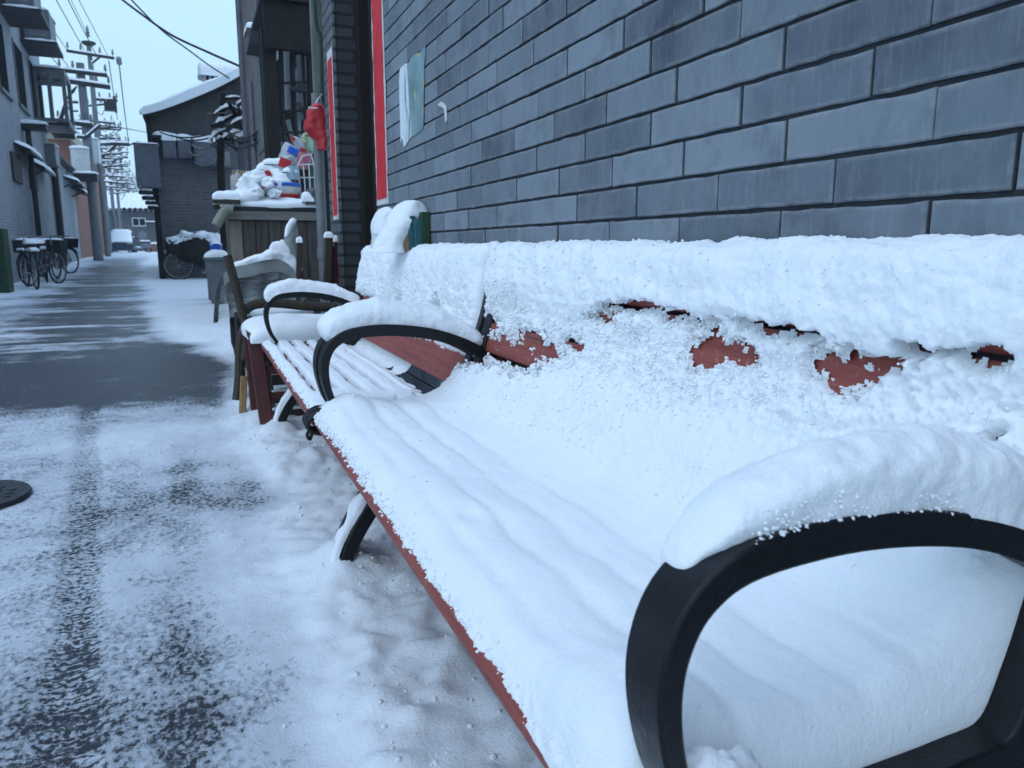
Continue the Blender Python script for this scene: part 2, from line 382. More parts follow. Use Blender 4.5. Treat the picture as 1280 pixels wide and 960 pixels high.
# a drift against the bench legs and along the wall
GZ += .05*np.exp(-((GX-.31)/.07)**2-((GY-2.0)/.12)**2)+.045*np.exp(-((GX-.31)/.07)**2-((GY-3.62)/.14)**2)+.06*sstep(.35,.8,GX)*(GY<5)*(.7+.5*wob2)
def ground_mat():
    t = NT('snowy_wet_asphalt'); v = t.coord(); sv = t.coord((1.25,.9,1))
    c = t.attr('cover'); tk = t.attr('track')
    n = t.math('ADD', t.math('MULTIPLY', t.noise(sv, 58, 6, .70), .66), t.math('MULTIPLY', t.noise(v, 6, 5, .6), .34))
    wv = t.node('ShaderNodeTexWave', {'Vector': t.coord((1.2,1,1)), 'Scale': 13.0, 'Distortion': 9.0, 'Detail': 2.0, 'Detail Scale': 3.0}, wave_type='BANDS', bands_direction='Y').outputs['Fac']
    n = t.math('ADD', n, t.math('MULTIPLY', t.math('MULTIPLY', tk, .13), t.math('SUBTRACT', wv, .5)))
    d = t.math('SUBTRACT', t.math('ADD', n, t.math('MULTIPLY', c, .60)), .775)      # >0 snow
    k = t.ramp(t.math('ADD', d, .5), .44, .58)
    k = t.math('MAXIMUM', k, t.math('MULTIPLY', t.ramp(t.noise(v, 38, 6, .75), .56, .70), .40))
    asph = t.mix(t.noise(v, 300, 3), (.012,.015,.021,1), (.038,.044,.054,1))
    slush = t.mix(t.noise(v, 60, 5), (.34,.37,.41,1), (.55,.58,.62,1))
    thin_ = t.ramp(t.math('ADD', c, t.math('MULTIPLY', t.math('SUBTRACT', t.noise(v, 4, 5), .5), .5)), .55, 1.08)
    sn = t.mix(t.noise(v, 12, 5), (.84,.86,.88,1), (.70,.73,.77,1))
    col = t.mix(t.ramp(k, .0, .55), asph, slush); sn = t.mix(thin_, t.mix(t.noise(v, 30, 6, .7), (.42,.455,.50,1), (.66,.69,.73,1)), sn); col = t.mix(t.ramp(k, .45, 1.0), col, sn)
    rg = t.math('MULTIPLY_ADD', k, .40, .36)
    b1 = t.bump(k, .55, .012, t.bump(t.noise(v, 90, 6, .7), .7, .006)); b2 = t.bump(t.noise(v, 260, 3), .6, .002, b1)
    return t.set(color=col, rough=rg, normal=b2, spec=.35)
g = bigmesh('snowy_road', np.stack([GX, GY, GZ], -1), len(gx), len(gy), ground_mat(), attrs={'cover': cov, 'track': tr}, flip=True)
g['kind'] = 'structure'
GPTS = np.stack([GX, GY, GZ], -1)

# ------------------------------------------------------------------ the near house: facing-brick wall, doorway, jamb
house = thing('brick_house', 'grey brick house wall close beside the snowy benches, with a dark doorway', 'house', (.8, 3, 0))
WX = .80; PITCHB = .0644; WY1 = 3.625
def near_wall():
    V = []; F = []; tone = []; joint = []; hue = []; rim = []
    hcur = [0.]
    def quadgrid(vs, t, j, rm=None):
        o = len(V); V.extend(vs); tone.extend([t]*len(vs)); joint.extend(j); hue.extend([hcur[0]]*len(vs)); rim.extend(rm if rm else [0]*len(vs))
        return o
    z0 = 1.066-PITCHB*round(1.066/PITCHB)
    for row in range(58):
        zb = z0+row*PITCHB+.0028; zt = zb+PITCHB-.0064
        y = -3.2+(0.125 if row % 2 else 0)+.004
        y += random.uniform(-.012,.012)
        # phase so that joints fall as seen (a joint at 1.664 in an even course)
        y += (1.664-.125) % .25
        while y < WY1-.02:
            L = .2535+random.gauss(0,.006); y1 = min(y+L-.0065, WY1)
            if y1-y < .02: break
            if random.random() < .25: y1b = y1+.004   # a tight joint
            else: y1b = y1
            d = random.gauss(0,.0009); tl = min(max(random.gauss(.5,.38),0),1); tw = random.gauss(0,.0008)
            nb = 9; rows = []
            def edge(k): return random.gauss(0,.0006)
            ys = np.linspace(y, y1b, nb)
            top = [zt+edge(0) for _ in ys]; bot = [zb+edge(0) for _ in ys]
            vs = []; js = []; rm = []; hcur[0] = random.random()
            bev = .0026
            for lv, (ins, dep, jj) in enumerate(((0,.011,1.0),(0,.0016,.25),(bev,0,0),(.008,0,0))):
                rm += [1.0 if lv in (1,2) else 0.0]*(2*nb)
                for k, yy in enumerate(ys):
                    yv = min(max(yy, y+ins), y1b-ins); x = WX-(-dep)+d+tw*(k/nb-.5)
                    vs.append((x, yv, bot[k]+ins)); js.append(jj)
                for k in range(nb-1, -1, -1):
                    yv = min(max(ys[k], y+ins), y1b-ins); x = WX+dep+d+tw*(k/nb-.5)
                    vs.append((x, yv, top[k]-ins)); js.append(jj)
            o = quadgrid(vs, tl, js, rm); m = 2*nb
            for lv in range(3):
                for k in range(m):
                    a = o+lv*m+k; b = o+lv*m+(k+1) % m
                    F.append((a, b, b+m, a+m))
            for k in range(nb-1):
                a = o+3*m+k; b = o+3*m+k+1; c = o+3*m+m-2-k; e = o+3*m+m-1-k
                F.append((a, b, c, e))
            y += L
    o = quadgrid([(WX+.0085,-3.3,-.1),(WX+.0085,WY1-.002,-.1),(WX+.0085,WY1-.002,3.8),(WX+.0085,-3.3,3.8)], .2, [1.0]*4); F.append((o,o+1,o+2,o+3))
    o = quadgrid([(WX+.0085,WY1-.002,-.1),(WX+.4,WY1-.002,-.1),(WX+.4,WY1-.002,3.8),(WX+.0085,WY1-.002,3.8)], .2, [.4]*4); F.append((o,o+1,o+2,o+3))
    me = bpy.data.meshes.new('wall'); V2 = [(a-.8, b-3, c) for a, b, c in V]
    me.from_pydata(V2, [], F); me.update()
    for k, a in (('tone', tone), ('joint', joint), ('hue', hue), ('rim', rim)):
        q = me.attributes.new(k, 'FLOAT', 'POINT'); q.data.foreach_set('value', np.array(a, np.float32))
    me.materials.append(WALLB); ob = bpy.data.objects.new('wall', me); COL.objects.link(ob); ob.parent = house
near_wall()
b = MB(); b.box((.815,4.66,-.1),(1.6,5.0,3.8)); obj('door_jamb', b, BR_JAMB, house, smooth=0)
b = MB(); b.box((.80,4.652,-.1),(.8149,4.998,3.8)); obj('pier_face', b, BR_PIER, house, smooth=0)
DOORM = M('black_door_wood', (.012,.010,.010), .7, .4, 8)
b = MB(); b.box((.985,3.63,.02),(1.03,4.66,3.8)); obj('door', b, DOORM, house)
b = MB(); b.box((.93,3.632,0),(.984,3.75,3.8)).box((.93,4.56,0),(.984,4.655,3.8)); obj('door_frame', b, M('dark_brown_frame', (.010,.006,.005), .7, .4, 10), house)
# torn paper pasted on the wall
def couplet(y0, y1, z0, z1, label, torn):
    t = thing('door_couplet', label, 'paper banner', (.8,(y0+y1)/2,(z0+z1)/2), 'red couplet strips beside the doorway')
    n = 40; zz = np.linspace(z0, z1, n); b = MB(); e = MB()
    for mb, ins, x in ((e, 0, .7965), (b, .02, .7945)):
        L = [(x, y0+ins+random.gauss(0,.0035), z) for z in np.linspace(z0+ins*1.2, z1-(ins*2.5 if torn else ins), n)]
        Rr = [(x, y1-ins+random.gauss(0,.0035), p[2]) for p in L]
        vs = L+Rr; vs += [(v[0]+.0016, v[1], v[2]) for v in vs]
        N = 2*n; fs = []
        for i in range(n-1): fs += [(i, i+1, n+i+1, n+i), (N+i, N+n+i, N+n+i+1, N+i+1), (i, N+i, N+i+1, i+1), (n+i, n+i+1, N+n+i+1, N+n+i)]
        mb.add(vs, fs)
    obj('paper_border', e, WHITEP, t, smooth=0); obj('red_paper', b, REDP, t, smooth=0)
couplet(3.385, 3.612, 1.075, 2.6, 'wide red paper couplet with white edge on the brick wall right of the doorway', False)
couplet(4.675, 4.86, 1.05, 2.02, 'narrow faded red couplet with torn top on the pier by the drainpipe', True)
# the torn poster
def poster():
    t = NT('torn_weathered_poster'); v = t.coord((1,1,1)); s = t.coord((1,14,1.5))
    col = t.mix(t.ramp(t.noise(v, 9, 5), .35, .65), (.13,.225,.24,1), (.24,.35,.36,1))
    col = t.mix(t.ramp(t.noise(v, 17, 2), .62, .66), col, (.55,.42,.10,1))
    col = t.mix(t.ramp(t.noise(t.coord((1,1.3,1.1)), 23, 2), .70, .73), col, (.5,.14,.10,1))
    sep = t.node('ShaderNodeSeparateXYZ', {0: t.coord()})
    wmask = t.math('ADD', t.math('MULTIPLY', sep.outputs[1], 3.2), t.math('MULTIPLY', t.noise(s, 3, 5, .75), 2.2))
    col = t.mix(t.ramp(t.math('MULTIPLY', wmask, .5), .59, .62), col, (.66,.72,.74,1))
    t.set(color=col, rough=.7)
    th = thing('torn_poster', 'torn weathered teal and white poster peeling off the grey brick wall', 'poster', (.8,2.98,1.33))
    out = []
    for (px, py) in [(500,86),(506,80),(511,78),(516,70),(521,67),(525,66),(531,57),(532,66),(530,80),(529.5,120),(529,158),(527,163),(520,168),(513,172),(508,180),(505,184),(503,172),(501,178),(500.5,160),(499.5,130),(499,100)]:
        p = atX(px, py, .7962); out.append((p.y, p.z))
    b = MB(); b.prism(out, .7955, .7975, 'X'); obj('poster_sheet', b, t.m, th, smooth=0)
poster()
b = MB()
pp = [atX(x, y, .797) for x, y in ((547,131),(552,127),(556,130),(558,133),(558.5,150),(557,153),(555.5,136),(551,133))]
b.prism([(p.y, p.z) for p in pp], .7955, .7985, 'X'); tag(obj('paper_scrap', b, WHITEP), 'small white paper scrap left stuck on the bricks right of the poster', 'paper scrap')

# ------------------------------------------------------------------ benches
SEATX0, SEATX1 = .25, .655
def seat_z(x): return .452-.03*(x-SEATX0)/.4
def back_x(z): return .662+.108*(z-.47)/.40
ARM = [(.345,.425),(.315,.462),(.290,.505),(.277,.56),(.2795,.607),(.300,.645),(.345,.668),(.44,.674),(.55,.660),(.635,.632),(.70,.598)]
ARMC = catmull(ARM, 6); ARMT = list(np.interp(np.linspace(0,1,len(ARMC)), [0,.3,.5,.65,1], [.012,.019,.024,.029,.029]))
def rib(mb, ctrl, th, y0, y1, k=6):
    c = catmull(ctrl, k); t_ = np.interp(np.linspace(0,1,len(c)), np.linspace(0,1,len(th)), th) if hasattr(th,'__len__') else th
    return mb.ribbon(c, t_, y0, y1)

import bmesh as _bm
def _ico():
    b = _bm.new(); _bm.ops.create_icosphere(b, subdivisions=1, radius=1); v = np.array([tuple(x.co) for x in b.verts]); f = np.array([[q.index for q in x.verts] for x in b.faces]); b.free(); return v, f
ICV, ICF = _ico()
ICB = [ICV*(1+.55*fbm(ICV+11*k, 1.3, 2))[:,None]*np.array([1,1,.8]) for k in range(10)]
def crumbs(name, P, r_, parent=None, mat=None):
    N = len(P); V = np.zeros((N, len(ICV), 3)); k = rng.integers(0, 10, N); a = rng.random(N)*6.283
    for q in range(10):
        mk = k == q; B = ICB[q][None]*r_[mk][:,None,None]; c, s_ = np.cos(a[mk])[:,None], np.sin(a[mk])[:,None]
        V[mk] = np.stack([B[...,0]*c-B[...,1]*s_, B[...,0]*s_+B[...,1]*c, B[...,2]], -1)+P[mk][:,None]
    V = V.reshape(-1,3); F_ = (ICF[None]+(np.arange(N)*len(ICV))[:,None,None]).reshape(-1)
    if parent is not None: V = V-np.array(parent['_loc'])
    me = bpy.data.meshes.new(name); me.vertices.add(len(V)); me.vertices.foreach_set('co', V.ravel()); me.loops.add(len(F_)); me.loops.foreach_set('vertex_index', F_.astype(np.int32))
    nf = len(F_)//3; me.polygons.add(nf); me.polygons.foreach_set('loop_start', np.arange(0, nf*3, 3, dtype=np.int32)); me.update(calc_edges=True); me.shade_smooth(); me.materials.append(mat or GRAIN)
    o = bpy.data.objects.new(name, me); COL.objects.link(o); o.parent = parent; o['kind'] = 'stuff'; return o
def bench(y0, y1, dx, label, arms, thin, legs):
    b_ = thing('park_bench', label, 'bench', (.45+dx, (y0+y1)/2, 0))
    # seat slats; the front one has a rounded nose
    xs = [(.250,.302),(.316,.370),(.384,.438),(.452,.506),(.520,.574),(.588,.646)]
    for i, (a, c) in enumerate(xs):
        mb = MB(); za = seat_z(a); zc = seat_z(c)
        if i == 0:
            prof = [(c,zc),(a+.012,za),(a+.004,za-.003),(a,za-.010),(a+.001,za-.018),(a+.007,za-.024),(a+.016,za-.027),(c,zc-.026)]
        else: prof = [(c,zc),(c-.003,zc+.0005),(a+.003,za+.0005),(a,za-.003),(a,za-.021),(a+.003,za-.024),(c-.003,zc-.024),(c,zc-.021)]
        mb.prism([(x+dx, z) for x, z in prof], y0, y1); obj('seat_slat', mb, SLAT, b_, smooth=40)
    for k, (zc, hw_) in enumerate(((.5395,.052),(.645,.0345),(.729,.0345),(.812,.033))):
        mb = MB(); z0_, z1_ = zc-hw_, zc+hw_; t_ = .022
        p = [(back_x(z0_),z0_),(back_x(z1_),z1_),(back_x(z1_)+.004,z1_+.004),(back_x(z1_)+t_,z1_),(back_x(z0_)+t_,z0_-.004),(back_x(z0_)+.004,z0_-.005)]
        mb.prism([(x+dx, z) for x, z in p], y0, y1); obj('back_slat', mb, SLAT, b_, smooth=40)
    # cast end frames
    for (ya, yb) in arms:
        mb = MB(); mb.ribbon([(x+dx, z) for x, z in ARMC], ARMT, ya, yb); obj('armrest', mb, BLACK, b_, bevel=.003)
        mb = MB(); rib(mb, [(.262+dx,.432),(.34+dx,.422),(.45+dx,.416),(.58+dx,.416),(.655+dx,.428),(.688+dx,.50),(.715+dx,.61),(.742+dx,.70),(.771+dx,.845)], [.03,.052,.056,.062,.066,.056,.046,.042,.034], ya+.002, yb-.003)
        obj('end_frame', mb, BLACK, b_, bevel=.003)
        mb = MB(); rib(mb, [(.58+dx,.392),(.50+dx,.34),(.42+dx,.255),(.356+dx,.165),(.317+dx,.09),(.301+dx,.035),(.303+dx,-.01)], [.05,.045,.042,.038,.034,.03,.03], ya+.002, yb-.002); obj('leg', mb, BLACK, b_, bevel=.003)
        mb = MB(); rib(mb, [(.56+dx,.392),(.66+dx,.34),(.72+dx,.22),(.745+dx,.1),(.76+dx,-.01)], [.05,.045,.04,.034,.03], ya+.002, yb-.002); obj('leg', mb, BLACK, b_, bevel=.003)
        mb = MB(); mb.tube([(.40+dx,(ya+yb)/2,.26),(.72+dx,(ya+yb)/2,.22)], .011, 8); obj('brace', mb, BLACK, b_)
    for ya, yb in legs:      # snow lodged on the outer side of the front leg
        mb = MB(); ym = (ya+yb)/2
        snow_run(mb, [(.46+dx,ym+.006,.325),(.40+dx,ym+.006,.25),(.338+dx,ym+.006,.168),(.298+dx,ym+.006,.09),(.282+dx,ym+.004,.03)], .024, [.03,.03,.026,.018,.012], seed=ym, up=(-.75,.15,.6), amp=.4, fine=.25)
        obj('leg_snow', mb, SNOW, b_, smooth=180)
    return b_

# ----- snow on seat and back: a thick displaced layer over the slats
def hole_list(pts):                   # patches where the slat shows: pixels in the photograph measured onto the back plane
    out = []
    for px, py, rx, ry in pts:
        z = .7
        for _ in range(4):
            p = atX(px, py, back_x(z)); z = p.z
        q = atX(px+rx, py, back_x(z)); q2 = atX(px, py+ry, back_x(z))
        out.append((p.y, p.z, abs(p.y-q.y), abs(p.z-q2.z), .0))
    return out
def bench_snow(parent, y0, y1, dx, thin, holes, seed):
    # mean wood profile: front lip, seat, fillet, back, over the top, a little down behind
    prof = [(.2545,.447),(.262,.4525)]+[(x, seat_z(x)) for x in np.linspace(.28,.60,40)]
    prof += [(.632,.428),(.655,.447),(.668,.48)]+[(back_x(z), z) for z in np.linspace(.50,.835,46)]+[(.772,.848),(.785,.853),(.798,.846),(.80,.83),(.797,.79)]
    prof = np.array(prof); sl = np.concatenate([[0], np.cumsum(np.linalg.norm(np.diff(prof, axis=0), axis=1))])
    # the mean surface of the snow itself, as one curve that cannot fold
    off = lambda z, t: (back_x(z)-.965*t, z+.26*t)
    if thin:
        C = [(.2535,.443),(.2575,.4535)]+[(x, seat_z(x)+t) for x, t in ((.268,.010),(.285,.018),(.31,.022),(.36,.022),(.42,.022),(.48,.023),(.54,.026),(.59,.026),(.62,.012))]
        C += [(.644,.428),(.668,.432),(.700,.470),(.712,.520),(.706,.556)]+[off(z, t) for z, t in ((.585,.004),(.62,.018),(.66,.026),(.70,.030),(.74,.034),(.78,.040),(.815,.042))]
    else:
        C = [(.2535,.443),(.2570,.4535)]+[(x, seat_z(x)+t) for x, t in ((.266,.013),(.280,.030),(.305,.044),(.345,.052),(.40,.055),(.45,.056),(.50,.058),(.545,.064))]
        C += [(.585,.516),(.617,.553),(.640,.595)]+[off(z, t) for z, t in ((.635,.028),(.675,.019),(.715,.014),(.745,.021),(.78,.040),(.815,.043))]
    C += [(.728,.868),(.752,.887),(.779,.893),(.798,.886),(.806,.866),(.803,.83),(.799,.79)]
    C = np.array(catmull(C, 12)); cl = np.concatenate([[0], np.cumsum(np.linalg.norm(np.diff(C, axis=0), axis=1))])
    n = 340; s = np.linspace(0, cl[-1], n); px = np.interp(s, cl, C[:,0]); pz = np.interp(s, cl, C[:,1])
    def sm(a, k): ker = np.ones(k)/k; return np.convolve(np.pad(a, k//2, 'edge'), ker, 'valid')
    px = sm(px, 5); pz = sm(pz, 5); tx = np.gradient(px); tz = np.gradient(pz); L = np.hypot(tx, tz); nx, nz = sm(-tz/L, 9), sm(tx/L, 9); L = np.hypot(nx, nz); nx /= L; nz /= L
    bk = sstep(.585, .66, px+.6*(pz-.45))*(px > .5)                  # 0 on the seat, 1 on the back
    dep = np.where(bk < .5, np.clip(pz-(.452-.03*(px-.25)/.4), 0, .09), np.clip(back_x(pz)-px, 0, .09))
    end = np.interp(s, [s[-1]-.05, s[-1]], [1, .0]); lipw = np.exp(-((s-.012)/.012)**2)
    # rows along the bench, finer close to the camera
    ys = [y0-.012]; 
    while ys[-1] < y1+.012: ys.append(ys[-1]+np.clip(.0026*max(ys[-1],.5)/.62, .0026, .0075))
    ys = np.array(ys); m = len(ys)
    YY, SS = np.meshgrid(ys, s, indexing='ij'); 
    PX = np.broadcast_to(px+dx, YY.shape); PZ = np.broadcast_to(pz, YY.shape); NX = np.broadcast_to(nx, YY.shape); NZ = np.broadcast_to(nz, YY.shape)
    P = np.stack([PX, YY, PZ], -1)+seed
    isb = np.broadcast_to(bk, YY.shape); topb = np.broadcast_to(sstep(.775,.83,pz), YY.shape); DEP = np.broadcast_to(dep, YY.shape)
    sh = fbm(np.stack([YY*1.0, YY*0+3, PZ*.5+seed], -1), 5.5, 3)          # the broken edge wanders along the bench
    kz = ([.60,.675,.715,.745,.78,.82],[.028,.019,.014,.021,.040,.043]) if not thin else ([.56,.62,.70,.78,.82],[.0,.018,.030,.040,.042])
    TT = (np.interp(PZ+.045*sh*sstep(.60,.70,PZ)*(1-sstep(.79,.83,PZ)), *kz)-np.interp(PZ, *kz))*isb
    AMP = np.clip(DEP, .012, .055)
    zz = PZ; HM = np.zeros_like(PZ); CUT = np.zeros(PZ.shape, bool)
    for (hy, hz, ry, rz, d) in holes:
        wy = .9*ry*fbm(P+5, 22, 3); wz = min(rz,.02)*1.5*fbm(P+45, 28, 4, .65)
        e = ((YY-hy+wy)/(ry*1.12))**2+((zz-hz+wz)/(rz*1.25))**2+1.0*fbm(P+77, 90, 3, .65)+.55*fbm(P+51, 36, 2)
        hm = (1-sstep(.95,2.1, e))*(isb > .3)
        TT = TT*(1-hm)-DEP*1.03*hm; HM = np.maximum(HM, hm); CUT |= (e < .98) & (isb > .3)
    b1 = fbm(P, 9, 2); b2 = fbm(P, 26, 3); b3 = fbm(P, 80, 3, .6); b4 = np.abs(fbm(P+31, 48, 3, .6)); b5 = fbm(P+13, 190, 2, .6)
    crumb = isb*(1-.75*topb)
    band_ = np.exp(-((PZ-.70)/.075)**2)*isb                         # crumbly where it broke away
    crumb = np.clip(.25*crumb+.85*band_,0,1)
    b0 = fbm(P*np.array((1,.6,1)), 4.5, 2); TT += topb*(.010*b1+.0050*b2+.0018*b3)*end[None]
    TT += (1-.8*HM)*AMP*(.14*b1+.28*b0*(1-.35*isb)) + (.0016+.0095*crumb)*b2 + (.0006+.0042*crumb)*b3 + .011*crumb*(b4-.18) + (.0003+.0013*crumb)*b5
    # grooves over the gaps between slats
    for gx_ in (.309,.377,.445,.513,.581):
        gk = np.exp(-((PX-dx-gx_-.006*b1)/(.013 if not thin else .009))**2)*(isb < .5)
        if thin:
            vis = sstep(.0,.25, fbm(P+9, 3.2, 2)+np.interp(gx_, [.3,.38,.45,.52,.58],[.22,.25,.32,.2,.05])+.25*sstep(2.1,2.4,YY)*(1-sstep(3.2,3.5,YY)))
            TT = TT*(1-gk*vis)-.060*gk*vis
        else: TT -= gk*.0085*(.5+.9*fbm(P+9, 3, 2))*np.interp(PX-dx, [.3,.35,.5,.6],[.5,1,1,.7])
    if not thin:                     # the far end of the seat is thinner, the near end is heaped
        TT += .012*(1-sstep(.45,.8,YY))*(1-isb)*sstep(.30,.40,PX)+.040*np.exp(-((YY-.50)/.085)**2-((PX-.315)/.05)**2)+.030*np.exp(-((YY-1.88)/.10)**2-((PX-.33)/.06)**2)
        hh = np.exp(-((YY-1.0)/.035)**2-((PX-.345)/.02)**2)*(1-isb); TT -= .012*hh
    # ends taper
    ed = np.minimum(YY-ys[0], ys[-1]-YY); q = np.clip(ed/.03,0,1); ef = np.sqrt(1-(1-q)**2); TT = (TT+DEP)*ef-DEP-.010*(1-ef)
    # ragged lip along the front slat
    TT += lipw[None]*(.0035*b3+.003*b2-.001); TT = TT*end[None]
    X = PX+NX*TT; Z = PZ+NZ*TT
    DROP = thin & (PX-dx > .640+.014*b2) & (PZ < .56) & (YY < 2.68+.5*b1)
    bigmesh('snow_cover', np.stack([X, YY, Z], -1), m, n, SNOW, parent, drop=(TT < -(DEP+.011))|DROP|CUT)
    # loose grains and clumps lying on the broken snow and along its edges
    edge_ = HM*(1-HM)*4; w_ = (crumb**2*.9*np.clip(.45+1.6*b1,0,1)+3.2*edge_+.45*lipw[None]+.003*(1-isb)+.03*topb)*(np.clip(YY,.5,9)**.6)*(~CUT)*(~DROP)*(ed > .01)*(SS > .004)*(SS < s[-1]-.12)
    w_ = w_*np.gradient(ys)[:,None]; w_ = w_.ravel(); N = 19000 if not thin else 6000
    idx = rng.choice(len(w_), N, p=w_/w_.sum()); Rr = (.0006+.0026*rng.random(N)**3.4)*np.clip(YY.ravel()[idx]/1.0,.75,1.5)
    Pc = np.stack([X.ravel()[idx], YY.ravel()[idx], Z.ravel()[idx]], -1)+np.stack([NX.ravel()[idx], 0*Rr, NZ.ravel()[idx]], -1)*(Rr*.45)[:,None]
    crumbs('snow_grains', Pc+rng.normal(size=Pc.shape)*.0008, Rr, parent)

HB = hole_list([(612,402,14,8),(608,430,24,15),(650,436,36,13),(685,432,22,7),(667,416,16,6),(812,386,28,7),(850,394,30,7),(760,397,18,5),(888,434,20,19),(918,438,34,9),(960,411,26,8),(1000,415,30,8),(1040,455,22,18),(1066,464,28,17),(1120,456,28,8),(1160,438,18,7),(1245,449,30,10),(1258,542,9,6),(780,386,14,5),(932,447,16,6),(985,413,38,6),(1092,452,14,5),(1200,441,11,5),(722,428,12,5),(1266,445,12,9)])
BY = ((.390,.437),(1.897,1.955)); AY = ((1.9565,2.010),(3.560,3.607))
benchB = bench(.398, 1.955, 0, 'nearest red-slatted park bench under thick snow, black curved armrest in front', BY, False, [BY[1]])
bench_snow(benchB, .434, 1.940, 0, False, HB, 0.0)
benchA = bench(1.959, 3.604, -.005, 'second red-slatted park bench, thinly snowed seat with slat gaps showing, beyond the nearest bench', AY, True, [AY[1]])
HA = hole_list([(443,352,5,9),(455,374,24,7),(507,377,3,6),(556,380,4,7),(536,440,20,12),(505,428,30,14)])
bench_snow(benchA, 1.992, 3.640, -.005, True, HA, 5.0)
def arm_snow(parent, ya, yb, dx, w, h, i0, i1, seed, fine):
    pts = [(x+dx, (ya+yb)/2+(.012 if fine else 0), z+.0135) for x, z in ARMC[i0:i1:4]]
    mb = MB(); snow_run(mb, pts, w, h, n=44, sub=22 if fine else 14, seed=seed, taper=.07, amp=.15, fine=.05 if fine else .07)
    obj('armrest_snow', mb, SNOW, parent, smooth=180)
arm_snow(benchB, BY[0][0]+.001, BY[0][1]+.006, 0, [.014,.026,.033,.036,.037,.037,.036], [.004,.014,.036,.056,.058,.066,.062], 29, 64, 1.0, True)
arm_snow(benchB, 1.897, 2.012, 0, .060, [.03,.055,.062,.058,.046,.035], 28, 64, 2.0, True)
arm_snow(benchA, 3.555, 3.612, -.005, .034, [.03,.05,.055,.050,.044,.04], 27, 64, 3.0, False)
k_ = rng.integers(36, 60, 800); q_ = rng.random(800)[:,None]; Aw = np.array(ARMC)[k_]*q_+np.array(ARMC)[k_+1]*(1-q_); rr_ = .0005+.0017*rng.random(800)**3
crumbs('snow_grains', np.stack([Aw[:,0]+rng.normal(size=800)*.006, BY[0][0]+.0015+.004*rng.random(800)**2, Aw[:,1]+.013+.022*rng.random(800)**1.8], -1), rr_, benchB)
wG = (near*np.clip(cov-.42,0,.5)*(.25+1.6*sstep(-.1,.35,GX))*np.clip(.2+wob2,0,1)*(GY > .6)*(GY < 5)*(GX < .8)*(GX > -1.3)).ravel(); wG = wG*(np.gradient(gx)[:,None]*np.gradient(gy)[None]).ravel()
iG = rng.choice(len(wG), 5000, p=wG/wG.sum()); rG = .0010+.0065*rng.random(5000)**8
gr = crumbs('loose_snow', GPTS.reshape(-1,3)[iG]+np.stack([rng.normal(size=5000)*.006, rng.normal(size=5000)*.006, rG*.3], -1), rG, None, SNOWF)
mb = MB(); blob(mb, (.322,.398,.478), (.044,.030,.044), .28, 3, 28, 36); obj('heaped_snow', mb, SNOW, benchB, smooth=180)
# black strap wound round the two front slats where the benches meet
mb = MB()
for k in range(6):
    y = 1.955+.013*k+random.uniform(-.004,.004); pts = []
    for a in np.linspace(0, 2*math.pi, 14, endpoint=False):
        pts.append((.276+.040*math.cos(a)*(1+.1*random.random()), y+.006*math.sin(2*a+k), .434+.027*math.sin(a)*(1+.15*random.random())))
    mb.tube(pts, .0055, 6, closed=True)
mb.tube(catmull([(.243,1.97,.42),(.236,1.985,.40),(.244,2.0,.385),(.252,2.01,.40)],5), .005, 6)
tag(obj('binding_strap', mb, CABLE), 'black rubber strap tying the front slats of the two benches together', 'strap')
# ------------------------------------------------------------------ small helpers for the clutter
def loft_px(mb, sl, Y, depth, n=18, amp=.08, seed=0, pw=1.0):   # body whose width at each height was measured: (y, x_left, x_right)
    ys = [s[0] for s in sl]; yy = np.linspace(ys[0], ys[-1], max(10, len(sl)*4)); vs = []
    for i, y in enumerate(yy):
        xl = np.interp(y, ys, [s[1] for s in sl]); xr = np.interp(y, ys, [s[2] for s in sl])
        a = at(xl, y, Y); b = at(xr, y, Y); cx = (a.x+b.x)/2; rx = abs(b.x-a.x)/2; z = (a.z+b.z)/2; d = depth*min(1, rx/.04+.15)/2
        for k in range(n):
            t = 2*math.pi*k/n; p = np.array((cx+rx*math.cos(t), Y+d*math.sin(t), z)); q = 1+amp*2*float(fbm(p[None]+seed, 14, 2)[0])+amp*.45*float(fbm(p[None]+seed, 60, 2)[0])
            vs.append((cx+(p[0]-cx)*q, Y+(p[1]-Y)*q, z))
    m = len(yy); fs = [(i*n+k, i*n+(k+1) % n, (i+1)*n+(k+1) % n, (i+1)*n+k) for i in range(m-1) for k in range(n)]
    fs += [tuple(range(n)), tuple((m-1)*n+k for k in range(n))[::-1]]
    return mb.add(vs, fs)
def run(mb, p0, p1, r, sag=0, n=8, seg=10, wig=0):
    p0 = Vector(p0); p1 = Vector(p1)
    return mb.tube([p0.lerp(p1, t)+Vector((random.uniform(-wig,wig),0,-sag*4*t*(1-t)+random.uniform(-wig,wig))) for t in np.linspace(0,1,seg+1)], r, n)
def simple(name, mb, mat, label, cat, group=None, bevel=0, smooth=35): return tag(obj(name, mb, mat, bevel=bevel, smooth=smooth), label, cat, group)

